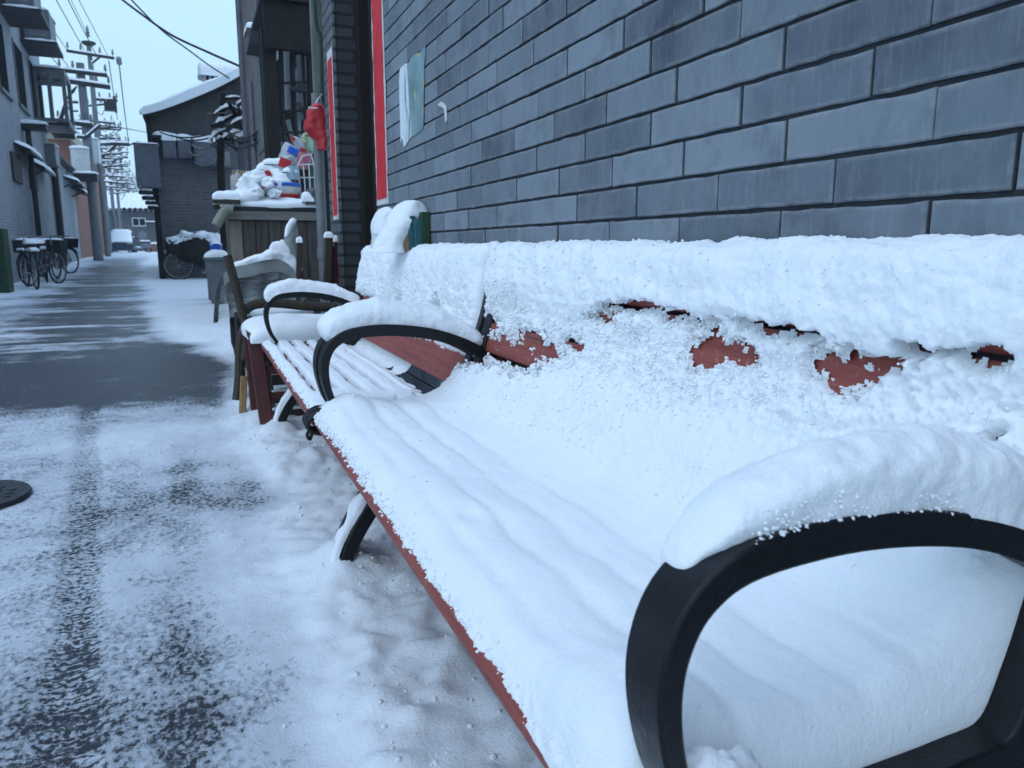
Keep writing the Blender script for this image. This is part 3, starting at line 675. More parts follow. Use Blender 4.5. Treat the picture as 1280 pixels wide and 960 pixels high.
# ------------------------------------------------------------------ beside the doorway
x0 = at(403, 300, 5.25).x
t = thing('drainpipe', 'grey plastic drainpipe standing between the wooden cabinet and the red couplet pier', 'pipe', (x0, 5.25, 0))
b = MB(); b.tube([(x0,5.25,0),(x0,5.25,1.86)], .032, 14); obj('pipe', b, PVC, t)
b = MB(); b.lathe([(.036,.80),(.039,.81),(.039,.87),(.036,.88)], (x0,5.25,0), 16); obj('collar', b, PVC, t)
b = MB(); b.lathe([(.036,1.70),(.039,1.71),(.039,1.77),(.036,1.78)], (x0,5.25,0), 16); obj('collar', b, PVC, t)
xg = at(399, 60, 5.32).x
PGREEN = M('pale_green_grey_paint', (.17,.19,.165), .7, .35, 8)
b = MB(); b.cbox((xg,5.36,2.75),(.085,.05,1.9)); simple('wall_post', b, PGREEN, 'pale green-grey painted post above the red bag, left of the narrow couplet', 'post', bevel=.006)
b = MB(); b.tube(catmull([at(392,-30,5.27),at(394,12,5.27),at(396,34,5.27),at(401,48,5.27),at(402,90,5.27),at(403,128,5.27)],5), .012, 8); simple('thick_cable', b, M('dark_green_cable', (.012,.035,.022), .5, .3, 9), 'thick dark green cable running down the pale green post', 'cable')
t = thing('hanging_bag', 'bright red plastic bag hanging on the drainpipe above the junk pile', 'bag', at(396,160,5.15))
b = MB(); loft_px(b, [(130,393,399),(134,388,404),(140,383,408),(152,380,410),(163,382,410.5),(171,388,411),(178,396,411),(187,397,410.5)], 5.15, .15, amp=.16, n=26); obj('bag', b, REDPL, t, smooth=60)
b = MB(); b.tube([at(394,132,5.15), at(397,124,5.2), at(402,118,5.26)], .004, 6); obj('handle', b, WHITEPL, t)
b = MB(); p = at(394,136.5,5.13); blob(b, (p.x,5.13,p.z), (.040,.05,.016), .35, 4, 12, 18); obj('snow_cap', b, SNOWF, t, smooth=180)

# planks and sticks leaning beside the pipe
def leaner(name, pts, Y, w, mat, label, cat, cap=True, group=None, dy=.02):
    P = [at(x, y, Y) for x, y in pts]; t = thing(name, label, cat, (P[-1].x, Y, max(P[-1].z,0)), group)
    b = MB(); b.beam(P[0], P[-1], w, dy, up=(0,1,0)) ; obj('board' if w > .045 else 'stick', b, mat, t, bevel=.004)
    if cap:
        b = MB(); snow_slab(b, (P[0].x, Y, P[0].z), w*1.15, max(dy*1.5,.05), .035, n=12, seed=Y+w); obj('snow_cap', b, SNOW, t, smooth=180)
    return t
leaner('red_plank', [(422.5,302),(424,362)], 4.78, .056, DARKRED, 'dark red plank with a snow cap leaning against the couplet pier', 'plank', dy=.03)
leaner('red_plank', [(414.5,308),(414,372)], 4.70, .05, DARKRED, 'slanting red plank tucked beside the snow-capped brown post', 'plank', cap=False)
leaner('wooden_post', [(411,297),(408,375)], 4.66, .045, WOODB, 'brown rounded post with snow on top leaning beside the red plank', 'post', dy=.045)
leaner('wooden_stick', [(374,303),(372,420)], 4.75, .03, WOODB, 'thin grey-brown stick with a speck of snow standing left of the drainpipe', 'stick', dy=.03)
# folded boards and snow heaps behind the second bench
t = thing('leaning_boards', 'dark green and teal boards heaped with snow between the second bench and the wall', 'boards', (.76,2.8,.7))
def vbox(px0, py0, px1, py1, Y, dy, name, mat, root):
    a = at(px0, py1, Y); c = at(px1, py0, Y); b = MB(); b.box((a.x, Y, .868), (c.x, Y+dy, c.z)); return obj(name, b, mat, root, bevel=.003)
vbox(527.5,265,538,306,2.735,.08,'dark_board',GREENBOX,t)
vbox(519,274,527,306,2.74,.08,'teal_board',TEAL,t)
vbox(513,270,519.5,306,2.76,.08,'teal_board',TEAL,t)
vbox(503,283,513.5,306,2.78,.08,'cardboard_sheet',CARD,t)
b = MB(); loft_px(b, [(251,506,517),(254,499,524),(259,494,530),(266,490,534),(271,487,535),(276,484,524),(284,480,517),(295,474,508),(306,468,506),(316,464,508)], 2.86, .20, amp=.10, n=48, seed=4); obj('snow_cap', b, SNOW, t, smooth=180)
t = thing('snowy_bag', 'pale plastic bag covered in snow beside the door, behind the leaning boards', 'bag', at(478,300,3.45))
b = MB(); loft_px(b, [(262,481,486),(265,475,491),(272,469,494),(285,466,495),(310,464,496)], 3.45, .2, amp=.10, seed=3); obj('bag', b, WHITEPL, t, smooth=80)
b = MB(); loft_px(b, [(259,480,487),(262,475,491),(267,471,494),(276,467,494.5),(285,465.5,494),(292,466,490),(296,470,486)], 3.44, .23, amp=.07, n=36, seed=2); obj('snow_cap', b, SNOW, t, smooth=180)

# ------------------------------------------------------------------ stool, chair and covered scooter beyond the benches
t = thing('red_stool', 'dark red wooden stool with a slab of snow on its seat beyond the benches', 'stool', (.42,3.98,0))
def leg4(root, pts, w, mat, name='leg'):
    for a, c in pts: b = MB(); b.beam(a, c, w, w); obj(name, b, mat, root, bevel=.004)
leg4(t, [((.228,3.80,.455),(.262,3.74,0)),((.228,4.16,.455),(.245,4.2,0)),((.64,3.80,.455),(.63,3.77,0)),((.64,4.16,.455),(.65,4.2,0))], .062, DARKRED)
b = MB(); b.box((.20,3.765,.455),(.70,4.19,.485)); obj('seat', b, DARKRED, t, bevel=.006)
for z, y in ((.30,3.80),(.17,3.79)):
    b = MB(); b.box((.25,y-.015,z-.02),(.63,y+.015,z+.02)); obj('rung', b, DARKRED, t, bevel=.004)
b = MB(); snow_slab(b, (.472,3.985,.440), .55, .50, .105, n=60, p=5, amp=.22, seed=3); obj('snow_cap', b, SNOW, t, smooth=180)
t = thing('slatted_crate', 'low grey slatted crate with snow on its slats under the red stool', 'crate', (.45,4.02,0))
for k, z in enumerate((.06,.15,.24)):
    b = MB(); b.box((.30,3.86,z-.028),(.60,3.885,z+.028)); obj('slat', b, WOOD, t, bevel=.003)
    b = MB(); snow_slab(b, (.45,3.872,z+.028), .30, .035, .018, n=16, seed=k); obj('slat_snow', b, SNOW, t, smooth=180)
b = MB(); b.box((.28,3.886,0),(.31,4.16,.29)).box((.59,3.886,0),(.62,4.16,.29)); obj('end_board', b, WOOD, t)
t = thing('wooden_chair', 'broken old wooden chair with a slanting back post at the alley side of the stool', 'chair', (.2,4.3,0))
b = MB(); P = catmull([at(284,319,4.25),at(293,352,4.25),at(303,392,4.27),at(313,436,4.3)],4); b.tube(P, .022, 8); obj('back_post', b, WOODB, t)
b = MB(); b.tube(catmull([at(316,398,4.28),at(305,412,4.26),at(300,432,4.25),at(299,470,4.25),at(296,500,4.22)],5), .024, 9); obj('leg', b, WOODB, t)
b = MB(); b.tube(catmull([at(318,404,4.3),at(309,420,4.22),at(305,450,4.2)],5), .018, 9); obj('arm', b, WOODB, t)
b = MB(); b.beam(at(305,470,4.2), at(303,517,4.18), .035, .03); obj('split_leg', b, YWOOD, t, bevel=.006, label='leg split to fresh yellow wood')
b = MB(); b.tube(catmull([at(306,388,4.3),at(318,381,4.32),at(345,379,4.34),at(385,383,4.36),at(420,384,4.36)],5), .026, 9); obj('seat_rail', b, WOODB, t)
b = MB(); b.tube([at(306,388,4.3),(at(306,388,4.3).x+.02,4.9,.52)], .022, 8); b.tube([(.60,4.36,.52),(.60,4.42,0)], .02, 8); obj('leg', b, WOODB, t)
b = MB(); b.box((.225,4.36,.475),(.60,4.86,.5)); obj('seat', b, WOODB, t)
b = MB(); snow_slab(b, (.41,4.6,.50), .36, .48, .05, n=28, amp=.2, seed=8); obj('snow_cap', b, SNOW, t, smooth=180)
b = MB(); a = at(304,405,4.45); b.box((a.x-.03,4.45,.08),(a.x-.005,4.85,.50)); obj('side_board', b, DARK, t)

def plastic_mat():
    t = NT('cloudy_plastic_sheet'); v = t.coord((1,1,1)); s = t.coord((2,2,14))
    out = t.n['Material Output']; tr = t.node('ShaderNodeBsdfTransparent'); mx = t.node('ShaderNodeMixShader')
    n = t.math('MULTIPLY', t.noise(s, 2.6, 5, .7), 1.0)
    f = t.ramp(n, .45, .75, (.30,.30,.30,1), (.72,.72,.72,1))
    t.set(color=(.50,.53,.53,1), rough=.35, normal=t.bump(t.noise(t.coord((6,6,1)), 4, 4), .8, .01))
    t.l.new(f, mx.inputs[0]); t.l.new(tr.outputs[0], mx.inputs[1]); t.l.new(t.b.outputs[0], mx.inputs[2]); t.l.new(mx.outputs[0], out.inputs[0])
    return t.m
PLASTIC = plastic_mat()
CLOUDY = M('cloudy_plastic_band', (.33,.35,.34), .5, .4, 9, bump=.006, bscale=14)
t = thing('covered_scooter', 'parked scooter under a cloudy plastic sheet with snow along its top, beyond the chair', 'scooter', (.38,5.4,0))
hood = [at(x, y, 5.2) for x, y in ((268,402),(269,372),(275,350),(287,336),(310,330),(335,324),(352,325),(366,336),(376,352),(383,372))]
hx = np.array(catmull([(p.x, p.z) for p in hood], 5)); m = len(hx); dd = np.linspace(0, .75, 9)
XX = np.repeat(hx[:,0][:,None], 9, 1)+.03*np.sin(dd*4)[None]; ZZ = np.repeat(hx[:,1][:,None], 9, 1)-.10*dd[None]; YY = 5.2+np.repeat(dd[None], m, 0)
w_ = .012*fbm(np.stack([XX*4, YY*4, ZZ*4], -1), 1.5, 2); b = MB(); b.grid(XX+w_, YY, ZZ+w_); obj('top_sheet', b, CLOUDY, t, smooth=180)
# front sheet fills the hood opening, wrinkled towards one corner
U, V = np.meshgrid(np.linspace(0,1,m), np.linspace(0,1,16), indexing='ij'); bx = at(330,400,5.2)
FX = hx[:,0][:,None]*(1-V)+(bx.x+(hx[:,0][:,None]-bx.x)*.75)*V; FZ = hx[:,1][:,None]*(1-V)+(.44)*V
FY = 5.205+.05*np.sin(V*3.1)+.018*np.sin(U*46+V*3)*np.sin(V*3.1); b = MB(); b.grid(FX, FY, FZ); obj('front_sheet', b, PLASTIC, t, smooth=180)
band = [(p[0], 5.19, p[1]) for p in hx[12:-4]]
b = MB(); nB = len(band); Lb = [(x, y, z) for x, y, z in band]+[(x+.004, y+.004, z-.085+.03*abs(k/nB-.5)) for k, (x, y, z) in enumerate(band)]
b.add(Lb, [(i, i+1, nB+i+1, nB+i) for i in range(nB-1)]); obj('sheet_hem', b, CLOUDY, t, smooth=180)
b = MB(); snow_run(b, [(p[0], 5.235, p[1]+.0) for p in hx[14:41:3]], [.03,.045,.055,.06,.06,.06,.05], [.02,.03,.04,.05,.065,.07,.06], n=18, sub=4, seed=6, amp=.3, fine=.2); obj('snow_cap', b, SNOW, t, smooth=180)
b = MB(); p = at(349,308,5.25); snow_slab(b, (p.x, 5.25, p.z-.05), .12, .12, .08, n=16, seed=5, amp=.35); obj('snow_clump', b, SNOW, t, smooth=180)
b = MB(); loft_px(b, [(276,362,368),(283,358,371.5),(297,355,372.5),(310,354,373),(318,357,372),(326,358,371)], 5.26, .08, amp=.08); obj('mirror', b, CLOUDY, t, smooth=70, label='mirror wrapped in a cloudy plastic bag')
b = MB(); loft_px(b, [(272.5,364,368),(276,360.5,371),(284,357,367),(296,355,361)], 5.24, .085, amp=.12, seed=5); obj('mirror_snow', b, SNOW, t, smooth=120)
b = MB(); loft_px(b, [(318,358,374),(335,362,380),(352,366,384),(372,368,388)], 5.32, .07, amp=.15); obj('red_cloth', b, M('dull_red_cloth', (.13,.06,.065), .85, .4, 9), t, smooth=70)
b = MB(); b.cbox((.36,5.6,.42),(.34,.6,.5)); b.cbox((.36,5.5,.14),(.2,.9,.2)); obj('body', b, DARK, t, bevel=.03)
for y in (5.32, 6.0):
    b = MB(); ring = [(.36, y+.17*math.cos(a), .18+.17*math.sin(a)) for a in np.linspace(0, 2*math.pi, 20, endpoint=False)]; b.tube(ring, .04, 8, closed=True); obj('wheel', b, RUBBER, t)

# ------------------------------------------------------------------ wooden cabinet and the junk on it
CY = 6.05
xl, xr = at(287,300,CY).x, at(399,300,CY).x; zt_ = at(340,266,CY).z
t = thing('wooden_cabinet', 'weathered grey plank cabinet piled with snowy household junk left of the drainpipe', 'cabinet', ((xl+xr)/2, CY+.3, 0))
b = MB(); b.box((xl,CY,0),(xr,CY+.62,zt_)); obj('body', b, WOOD, t, bevel=.006)
nb = 7
for k in range(nb):
    a = xl+(xr-xl)*k/nb; b = MB(); b.box((a+.003,CY-.018-.004*(k % 2),.05),(xl+(xr-xl)*(k+1)/nb-.003,CY-.0005,zt_-.06)); obj('plank', b, WOOD if k else M('pale_side_board', (.24,.21,.17), .85, .4, 8, stretch=(6,6,.5)), t, bevel=.003)
b = MB(); b.box((xl-.03,CY-.05,zt_-.055),(xr+.02,CY-.024,zt_+.012)); obj('top_rail', b, M('grey_board', (.20,.185,.17), .85, .35, 8, stretch=(.6,6,6)), t, bevel=.004)
b = MB(); b.box((xl+.04,CY-.06,zt_+.013),(xr+.03,CY+.66,zt_+.04)); obj('lid', b, METAL, t, bevel=.004)
b = MB(); snow_slab(b, ((xl+xr)/2-.02, CY+.25, zt_+.035), .72, .60, .085, n=40, p=4, amp=.35, seed=1); obj('snow_cap', b, SNOW, t, smooth=180)
zt = zt_+.04
def junk(name, label, cat, Y, mat=None): return thing(name, label, cat, (.4, Y, zt))
for k, (p0, p1, w, lab) in enumerate((((266,251),(300,253),.10,'short board with snow sticking out left at the top of the cabinet corner'),((267,259),(284,257),.09,'lower board end with a snow cushion sticking out of the cabinet corner'),((287,253),(306,254),.10,'wooden board end beside a dark knob on the snowy cabinet top'))):
    Y = CY-.05+.09*k; a, c = at(*p0, Y), at(*p1, Y); t = thing('wooden_board', lab, 'board', a, 'board ends on the cabinet')
    b = MB(); b.beam(a, c, w, .03); obj('board', b, WOODB, t, bevel=.004)
    b = MB(); snow_slab(b, ((a.x+c.x)/2, Y, (a.z+c.z)/2+.014), abs(c.x-a.x), w, .055, n=18, seed=k+2); obj('snow_cap', b, SNOW, t, smooth=180)
b = MB(); b.tube(catmull([at(291,263,CY-.12),at(284,262,CY-.12),at(278,268,CY-.13),at(270,282,CY-.14)],5), .035, 12); simple('pipe_elbow', b, M('pale_green_pipe', (.22,.24,.18), .6, .3, 12), 'pale green-grey plastic pipe elbow hanging over the cabinet corner', 'pipe elbow')
b = MB(); p = at(300,221,CY+.35); b.cbox((p.x,CY+.35,p.z),(.11,.06,.09)); b2 = simple('brick', b, CARD, 'brown brick standing behind the snow heap on the cabinet', 'brick', bevel=.006)
b = MB(); p = at(296,232,CY+.32); blob(b, (p.x,CY+.32,p.z), (.045,.05,.10), .25, 4); simple('crumpled_bag', b, M('pale_crumpled_bag', (.42,.39,.37), .8, .4, 14), 'pale crumpled bag below the brick on the cabinet', 'bag', smooth=70)
# big snow heap over bags
t = junk('snowed_sack', 'sack buried under a rounded heap of snow in the middle of the cabinet top', 'sack', CY+.25)
b = MB(); loft_px(b, [(216,306,316),(222,301,326),(232,303,330),(246,290,345),(256,285,345)], CY+.28, .34, amp=.12, seed=2); obj('sack', b, WHITEPL, t, smooth=70)
for k, (x, y, lx, h) in enumerate(((312,232,.17,.08),(322,222,.12,.055),(303,249,.26,.07),(350,256,.36,.05),(318,241,.12,.06),(333,231,.10,.05),(341,243,.10,.04))):
    p = at(x, y, CY+.14); b = MB(); blob(b, (p.x, CY+.14-.05*(k > 1), p.z), (lx*.55,.13,h), .34, k+2, 18, 26); obj('snow_heap', b, SNOW, t, smooth=180)
def basin(px, py, r, h, Y, rim, body, lab, snow):
    p = at(px, py, Y); t = thing('wash_basin', lab, 'basin', p, 'plastic basins on the cabinet')
    b = MB(); b.lathe([(r*.78,0),(r*.9,h*.55),(r,h),(r*.97,h),(r*.87,h*.55),(r*.74,.01)], p, 28); obj('bowl', b, body, t)
    b = MB(); b.lathe([(r*.985,h*.80),(r*1.03,h*.86),(r*1.03,h*1.0),(r*.99,h*1.06),(r*.95,h*1.02)], p, 28); obj('rim', b, rim, t)
    if snow: b = MB(); blob(b, (p.x-r*.25, p.y-.02, p.z+h*1.0), (r*.72,r*.8,snow), .38, px, 18, 26); obj('snow_cap', b, SNOW, t, smooth=180)
basin(354,253,.135,.055,CY+.16,REDPL,REDPL,'red plastic basin at the bottom of the basin stack on the cabinet',0)
basin(353.5,248,.140,.105,CY+.16,BLUEP,WHITEPL,'white plastic basin with a blue rim and a cone of snow on the cabinet',.10)
basin(352,234,.13,.08,CY+.36,REDPL,REDPL,'red plastic tub half hidden behind the white basin',.10)
def bottle(px, py, Y, L, r, lab, snow=True):
    p = at(px, py, Y); t = thing('detergent_bottle', lab, 'bottle', p, 'white detergent bottles lying on the cabinet')
    b = MB(); b.lathe([(r*.35,0),(r*.55,.01),(r*.62,.03),(r,.07),(r,L),(r*.9,L+.01)], p, 18, 'Y'); obj('body', b, WHITEPL, t)
    b = MB(); b.lathe([(r*.42,-.035),(r*.46,-.03),(r*.46,.004)], p, 16, 'Y'); obj('cap', b, REDPL, t)
    if snow: b = MB(); snow_slab(b, (p.x,p.y+.12,p.z+r*.6), r*2.1, .2, .06, n=16, p=2.5, seed=px); obj('snow_cap', b, SNOW, t, smooth=180)
bottle(334,218,CY+.12,.22,.062,'upper white detergent bottle with its red cap towards the street on the cabinet')
bottle(325,237.5,CY+.06,.2,.058,'lower white detergent bottle with its red cap just above the snow on the cabinet')
def plastic_bag(sl, Y, depth, mat, lab, seed, patch=None, snow=None, name='plastic_bag'):
    p = at((sl[-1][1]+sl[-1][2])/2, sl[-1][0], Y); t = thing(name, lab, 'bag', p, 'bags and packets heaped on the cabinet')
    b = MB(); loft_px(b, sl, Y, depth, amp=.12, seed=seed); obj('bag', b, mat, t, smooth=60)
    for (x, y, w, h, rot, m) in patch or ():
        q = at(x, y, Y-depth/2-.004); b = MB(); b.cbox(q, (w, .008, h), (0,rot,0)); obj('print', b, m, t, bevel=.003)
    if snow: q = at(snow[0], snow[1], Y); b = MB(); snow_slab(b, (q.x,Y,q.z-.02), snow[2], depth, snow[3], n=18, p=3, seed=seed); obj('snow_cap', b, SNOW, t, smooth=180)
DUSTW = M('dusty_white_plastic', (.50,.52,.55), .5, .3, 18, bump=.005)
plastic_bag([(195,358,366),(200,345,368),(206,334,369),(212,330,369),(222,340,368)], CY+.22, .16, DUSTW, 'white packet with a red square print lying across the bottles on the cabinet', 1, [(356,204,.085,.07,.35,REDPL)], (345,203,.2,.05))
plastic_bag([(178.5,355,360),(184,352,368),(191,350,374),(198,349,380),(206,352,382)], CY+.40, .16, DUSTW, 'dusty white packet with a blue print on top of the heap', 2, [(367,189,.09,.055,.45,BLUEP)], None)
plastic_bag([(171,366,370),(175,366,378),(184,368,386),(194,372,388),(204,375,388)], CY+.5, .14, DUSTW, 'white wrapper with a red tip sticking up beside the green jug', 3, [(366.5,173.5,.03,.03,.3,REDPL),(379,188,.05,.03,.3,REDPL)], None)
plastic_bag([(191,372,388),(197,371,392),(204,371,388),(212,372,384)], CY+.18, .08, M('pink_wrapper', (.50,.16,.20), .45, .4, 25), 'crumpled pink and white wrapper hanging on the wire rack', 4)
plastic_bag([(208,358,372),(215,356,374),(225,358,374)], CY+.12, .1, M('pale_blue_bag', (.34,.45,.52), .45, .3, 20), 'crumpled pale blue plastic bag above the red tub', 5, None, (362,212,.1,.04))
t = thing('plastic_jug', 'pale green plastic jug with handle tilted behind the wire rack on the cabinet', 'jug', at(391,190,CY+.45))
b = MB(); loft_px(b, [(171,380,386),(174,380,394),(179,381,400),(188,384,402),(192,388,402)], CY+.45, .12, amp=.04); obj('body', b, GREENPL, t, smooth=60)
b = MB(); b.tube(catmull([at(381,178,CY+.40),at(378,172,CY+.40),at(383,167,CY+.40),at(390,170,CY+.40),at(393,175,CY+.40)],5), .012, 8); obj('handle', b, M('pale_yellow_plastic', (.48,.50,.30), .45, .2, 9), t)
t = thing('wire_rack', 'white wire basket rack standing on the cabinet beside the drainpipe', 'rack', at(386,252,CY+.1))
wires = [((372,206),(377,252)),((389,193),(399,236)),((372,206),(400,205)),((375,222),(400,222)),((377,242),(400,242)),((379,207),(382,242)),((386,206),(388,242)),((393,206),(394,242)),((372,206),(378,195)),((378,195),(389,193))]
b = MB(); 
for a, c in wires: b.tube([at(*a, CY+.1), at(*c, CY+.1)], .005, 6)
for a in ((372,206),(389,193),(377,252),(399,236)): p = at(*a, CY+.1); b.tube([p, p+Vector((0,.28,0))], .005, 6)
obj('wire_frame', b, WHITEM, t)
b = MB(); loft_px(b, [(207,378,392),(222,377,397),(240,380,398)], CY+.25, .12, amp=.2, seed=9); tag(obj('net_bag', b, M('dark_green_net', (.05,.10,.065), .8, .6, 30), smooth=70), 'dark green net bag inside the wire rack', 'bag')
b = MB(); loft_px(b, [(236,386,396),(240,382,399),(248,378,400),(257,376,401)], CY+.02, .2, amp=.2, seed=6); t = thing('grey_cloth', 'bunched grey cloth with snow on it at the right end of the cabinet', 'cloth', at(390,257,CY+.02)); obj('cloth', b, M('grey_felt', (.16,.15,.15), .9, .5, 20), t, smooth=70)
p = at(384,247,CY-.04); b = MB(); snow_slab(b, (p.x,CY-.04,p.z-.03), .09, .1, .07, n=14, p=2.5, seed=9); obj('snow_cap', b, SNOW, t, smooth=180)

# ------------------------------------------------------------------ metal shed, brown house
t = thing('metal_shed', 'dark sooty metal shed with a deep fascia and posts above the junk cabinet', 'shed', (.9,8.0,0))
b = MB(); a, c = at(331,60,7.5), at(394,6,7.5); b.box((a.x,7.5,a.z),(c.x+.5,7.56,c.z)); obj('fascia', b, DARK, t, bevel=.01)
b = MB(); b.box((a.x-.02,7.45,c.z),(c.x+.5,8.6,c.z+.04)); obj('roof', b, METAL, t)
b = MB(); snow_slab(b, ((a.x+c.x)/2+.24, 8.0, c.z+.04), .80, 1.1, .10, n=24, p=8, seed=4); obj('snow_cap', b, SNOW, t, smooth=180)
for x0_, x1_, w in ((329,347,0),(387,393,0)):
    p, q = at(x0_,100,7.58), at(x1_,100,7.58); b = MB(); b.box((p.x,7.565,0),(q.x,7.565+(q.x-p.x),a.z+.2)); obj('post', b, DARK, t, bevel=.008)
for px in (352,368,381):
    p = at(px,120,7.7); b = MB(); b.tube([(p.x,7.7,.9),(p.x,7.7,2.7)], .017, 7); obj('bar', b, METAL, t)
for py in (139,166,104):
    p, q = at(347,py,7.68), at(392,py-1,7.68); b = MB(); b.tube([p,q], .012, 6); obj('crossbar', b, METAL, t)
b = MB(); b.box((.735,8.60,0),(1.4,8.65,c.z)); obj('back_panel', b, DARK, t)
for px, r, y0_, y1_, m_, lab in ((376,.05,70,150,M('blue_grey_tube', (.12,.135,.16), .6, .3, 7),'blue-grey tube hanging inside the dark shed'),(358,.03,64,140,PVC,'thin grey pipe hanging inside the dark shed'),(371,.028,86,180,PVC,'grey pipe beside the blue-grey tube in the shed')):
    p = at(px, y0_, 8.1); q = at(px+2, y1_, 8.1); b = MB(); b.tube([p,q], r, 12); simple('hanging_tube', b, m_, lab, 'tube', 'tubes hanging in the shed')
for k, (a_, c_) in enumerate((((344,196),(356,176)),((350,160),(364,186)),((360,150),(370,195)),((372,128),(388,150)))):
    b = MB(); b.tube([at(*a_, 8.0), at(*c_, 8.0)], .022, 7); simple('scrap_stick', b, WOOD if k % 2 else PVC, ('grey scrap stick leaning low behind the left shed post','short pale scrap rod slanting in the middle of the shed','long grey scrap stick behind the detergent packets','pale rod slanting at the right of the shed')[k], 'stick', 'sticks stored in the shed')
b = MB(); p = at(344,68,7.66); blob(b, p, (.03,.03,.06), .3, 3); simple('white_rag', b, WHITEPL, 'small white rag tied to the left shed post', 'rag', smooth=70)
p = at(373,112,7.62); b = MB(); b.cbox(p, (.16,.07,.045)); b.cbox(p+Vector((.03,0,.04)), (.07,.06,.04)); simple('clamp', b, METAL, 'dark metal clamp on a bar of the shed', 'clamp', bevel=.006)
t = thing('brown_house', 'tall brown rendered house corner rising behind the dark shed', 'house', (1.2,10.5,0))
b = MB(); b.box((.80,9.0,-.1),(4,12.05,7)); obj('wall', b, BROWNR, t)
b = MB(); b.tube([(.775,11.85,0),(.775,11.85,7)], .05, 10); obj('downpipe', b, GREYM, t)
b = MB(); b.tube([(.775,10.6,1.5),(.775,10.6,2.95)], .03, 10); obj('downpipe', b, CONC, t)
b = MB(); b.box((.785,9.3,2.0),(.80-.001,10.2,3.6)); obj('panel', b, M('grey_panel', (.16,.17,.17), .7, .4, 4), t)
a, c = at(310,58,9.05), at(329,38,9.05); t = thing('wall_box', 'black metal box with a snow cap jutting from the brown house', 'box', ((a.x+c.x)/2,9.05,a.z))
b = MB(); b.prism([(a.x,a.z),(c.x+.1,a.z-.02),(c.x+.1,c.z),(a.x+.04,c.z)], 9.0, 9.45); obj('case', b, METAL, t, bevel=.012)
b = MB(); snow_slab(b, ((a.x+c.x)/2+.05,9.22,c.z), c.x-a.x+.12, .46, .08, n=20, p=6, seed=3, amp=.1); obj('snow_cap', b, SNOWF, t, smooth=180)

# ------------------------------------------------------------------ gable house across the bend
GYD = 20.5; z0g = float(gz(GYD))-.15
t = thing('gable_house', 'old dark brick gable house with a thick snow roof, curved eave towards the alley', 'house', (1,GYD,0))
roof = [at(x, y, GYD) for x, y in ((181,146),(200,141.5),(225,133),(250,123),(275,112),(303,97),(335,76),(372,49),(410,20))]
rc = catmull([(p.x, p.z) for p in roof], 5); xw = at(196,280,GYD).x
b = MB(); b.prism([(xw,z0g),(rc[-1][0],z0g)]+[(p[0], p[1]-.02) for p in rc[::-1] if p[0] > xw]+[(xw, rc[1][1]-.05)], GYD, 28); obj('wall', b, BR_GABLE, t, smooth=0)
low = [at(x, y, GYD-.06) for x, y in ((185,180),(205,176),(240,172),(270,168),(300,164),(340,158),(410,150))]
b = MB(); b.prism([(p.x, p.z) for p in low]+[(p[0], p[1]-.015) for p in rc[::-1]], GYD-.06, GYD-.002); obj('gable_panel', b, M('dark_stained_plaster', (.062,.058,.060), .9, .45, 2.2, bump=.006), t, smooth=0)
b = MB(); b.prism([(p[0]-.03, p[1]-.05) for p in rc]+[(p[0]-.03, p[1]) for p in rc[::-1]], GYD-.3, 28.2); obj('roof', b, DARK, t)
XX = np.array([p[0]-.04 for p in rc]); ZZ = np.array([p[1] for p in rc]); n_ = 40; yv = np.linspace(GYD-.36, 28.3, n_); m = len(XX)
AX = np.zeros((n_, m+2)); AY_ = np.zeros_like(AX); AZ = np.zeros_like(AX)
AX[:,1:-1] = XX; AX[:,0] = XX[0]+.02; AX[:,-1] = XX[-1]; AZ[:,1:-1] = ZZ+.23; AZ[:,0] = ZZ[0]; AZ[:,-1] = ZZ[-1]; AY_[:] = yv[:,None]
AX[:,1] -= .05; AZ[:,1] -= .08; AZ[:,1:-1] += .10*fbm(np.stack([AX, AY_, 0*AX], -1), 1.3, 2)[:,1:-1]
AX = np.vstack([AX[:1], AX]); AY_ = np.vstack([AY_[:1]+.05, AY_]); AZ = np.vstack([np.concatenate([[ZZ[0]], ZZ, [ZZ[-1]]])[None], AZ]); AZ[1,1:-1] -= .05
b = MB(); b.grid(AX, AY_, AZ); obj('roof_snow', b, SNOWF, t, smooth=60)
b = MB(); p = at(190,160,GYD-.07); q = at(184,150,GYD); b.box((q.x-.02,GYD-.2,at(185,179,GYD).z),(xw+.06,GYD+.6,at(185,148,GYD).z)); obj('eave_end', b, DARK, t)
a = at(202,300,GYD-.1); b = MB(); b.box((xw-.03,GYD-.16,z0g),(xw+.10,GYD-.03,2.3)); obj('corner_post', b, DARK, t, bevel=.01)
p = at(254,112,24); q = at(278,94,24); t = thing('roof_vent', 'white snow-capped roof vent behind the curved snow roof', 'roof vent', ((p.x+q.x)/2,24,p.z))
VC = M('pale_vent_plaster', (.50,.52,.53), .85, .2, 4)
b = MB(); b.box((p.x,24,p.z-.6),(q.x+.5,24.5,q.z)); obj('wall', b, VC, t)
for k in range(5):
    xx = p.x+.10+k*.13; b = MB(); b.box((xx,23.985,q.z-.16),(xx+.07,24-.002,q.z-.05)); obj('slot', b, DARK, t)
a = at(247,96,24); c = at(298,80,24); b = MB(); pts = [(x, 24.2, a.z+.02) for x in np.linspace(a.x, c.x, 7)]; snow_run(b, pts, .42, .42, n=18, seed=3, amp=.06, taper=.08); obj('snow_cap', b, SNOWF, t, smooth=180)

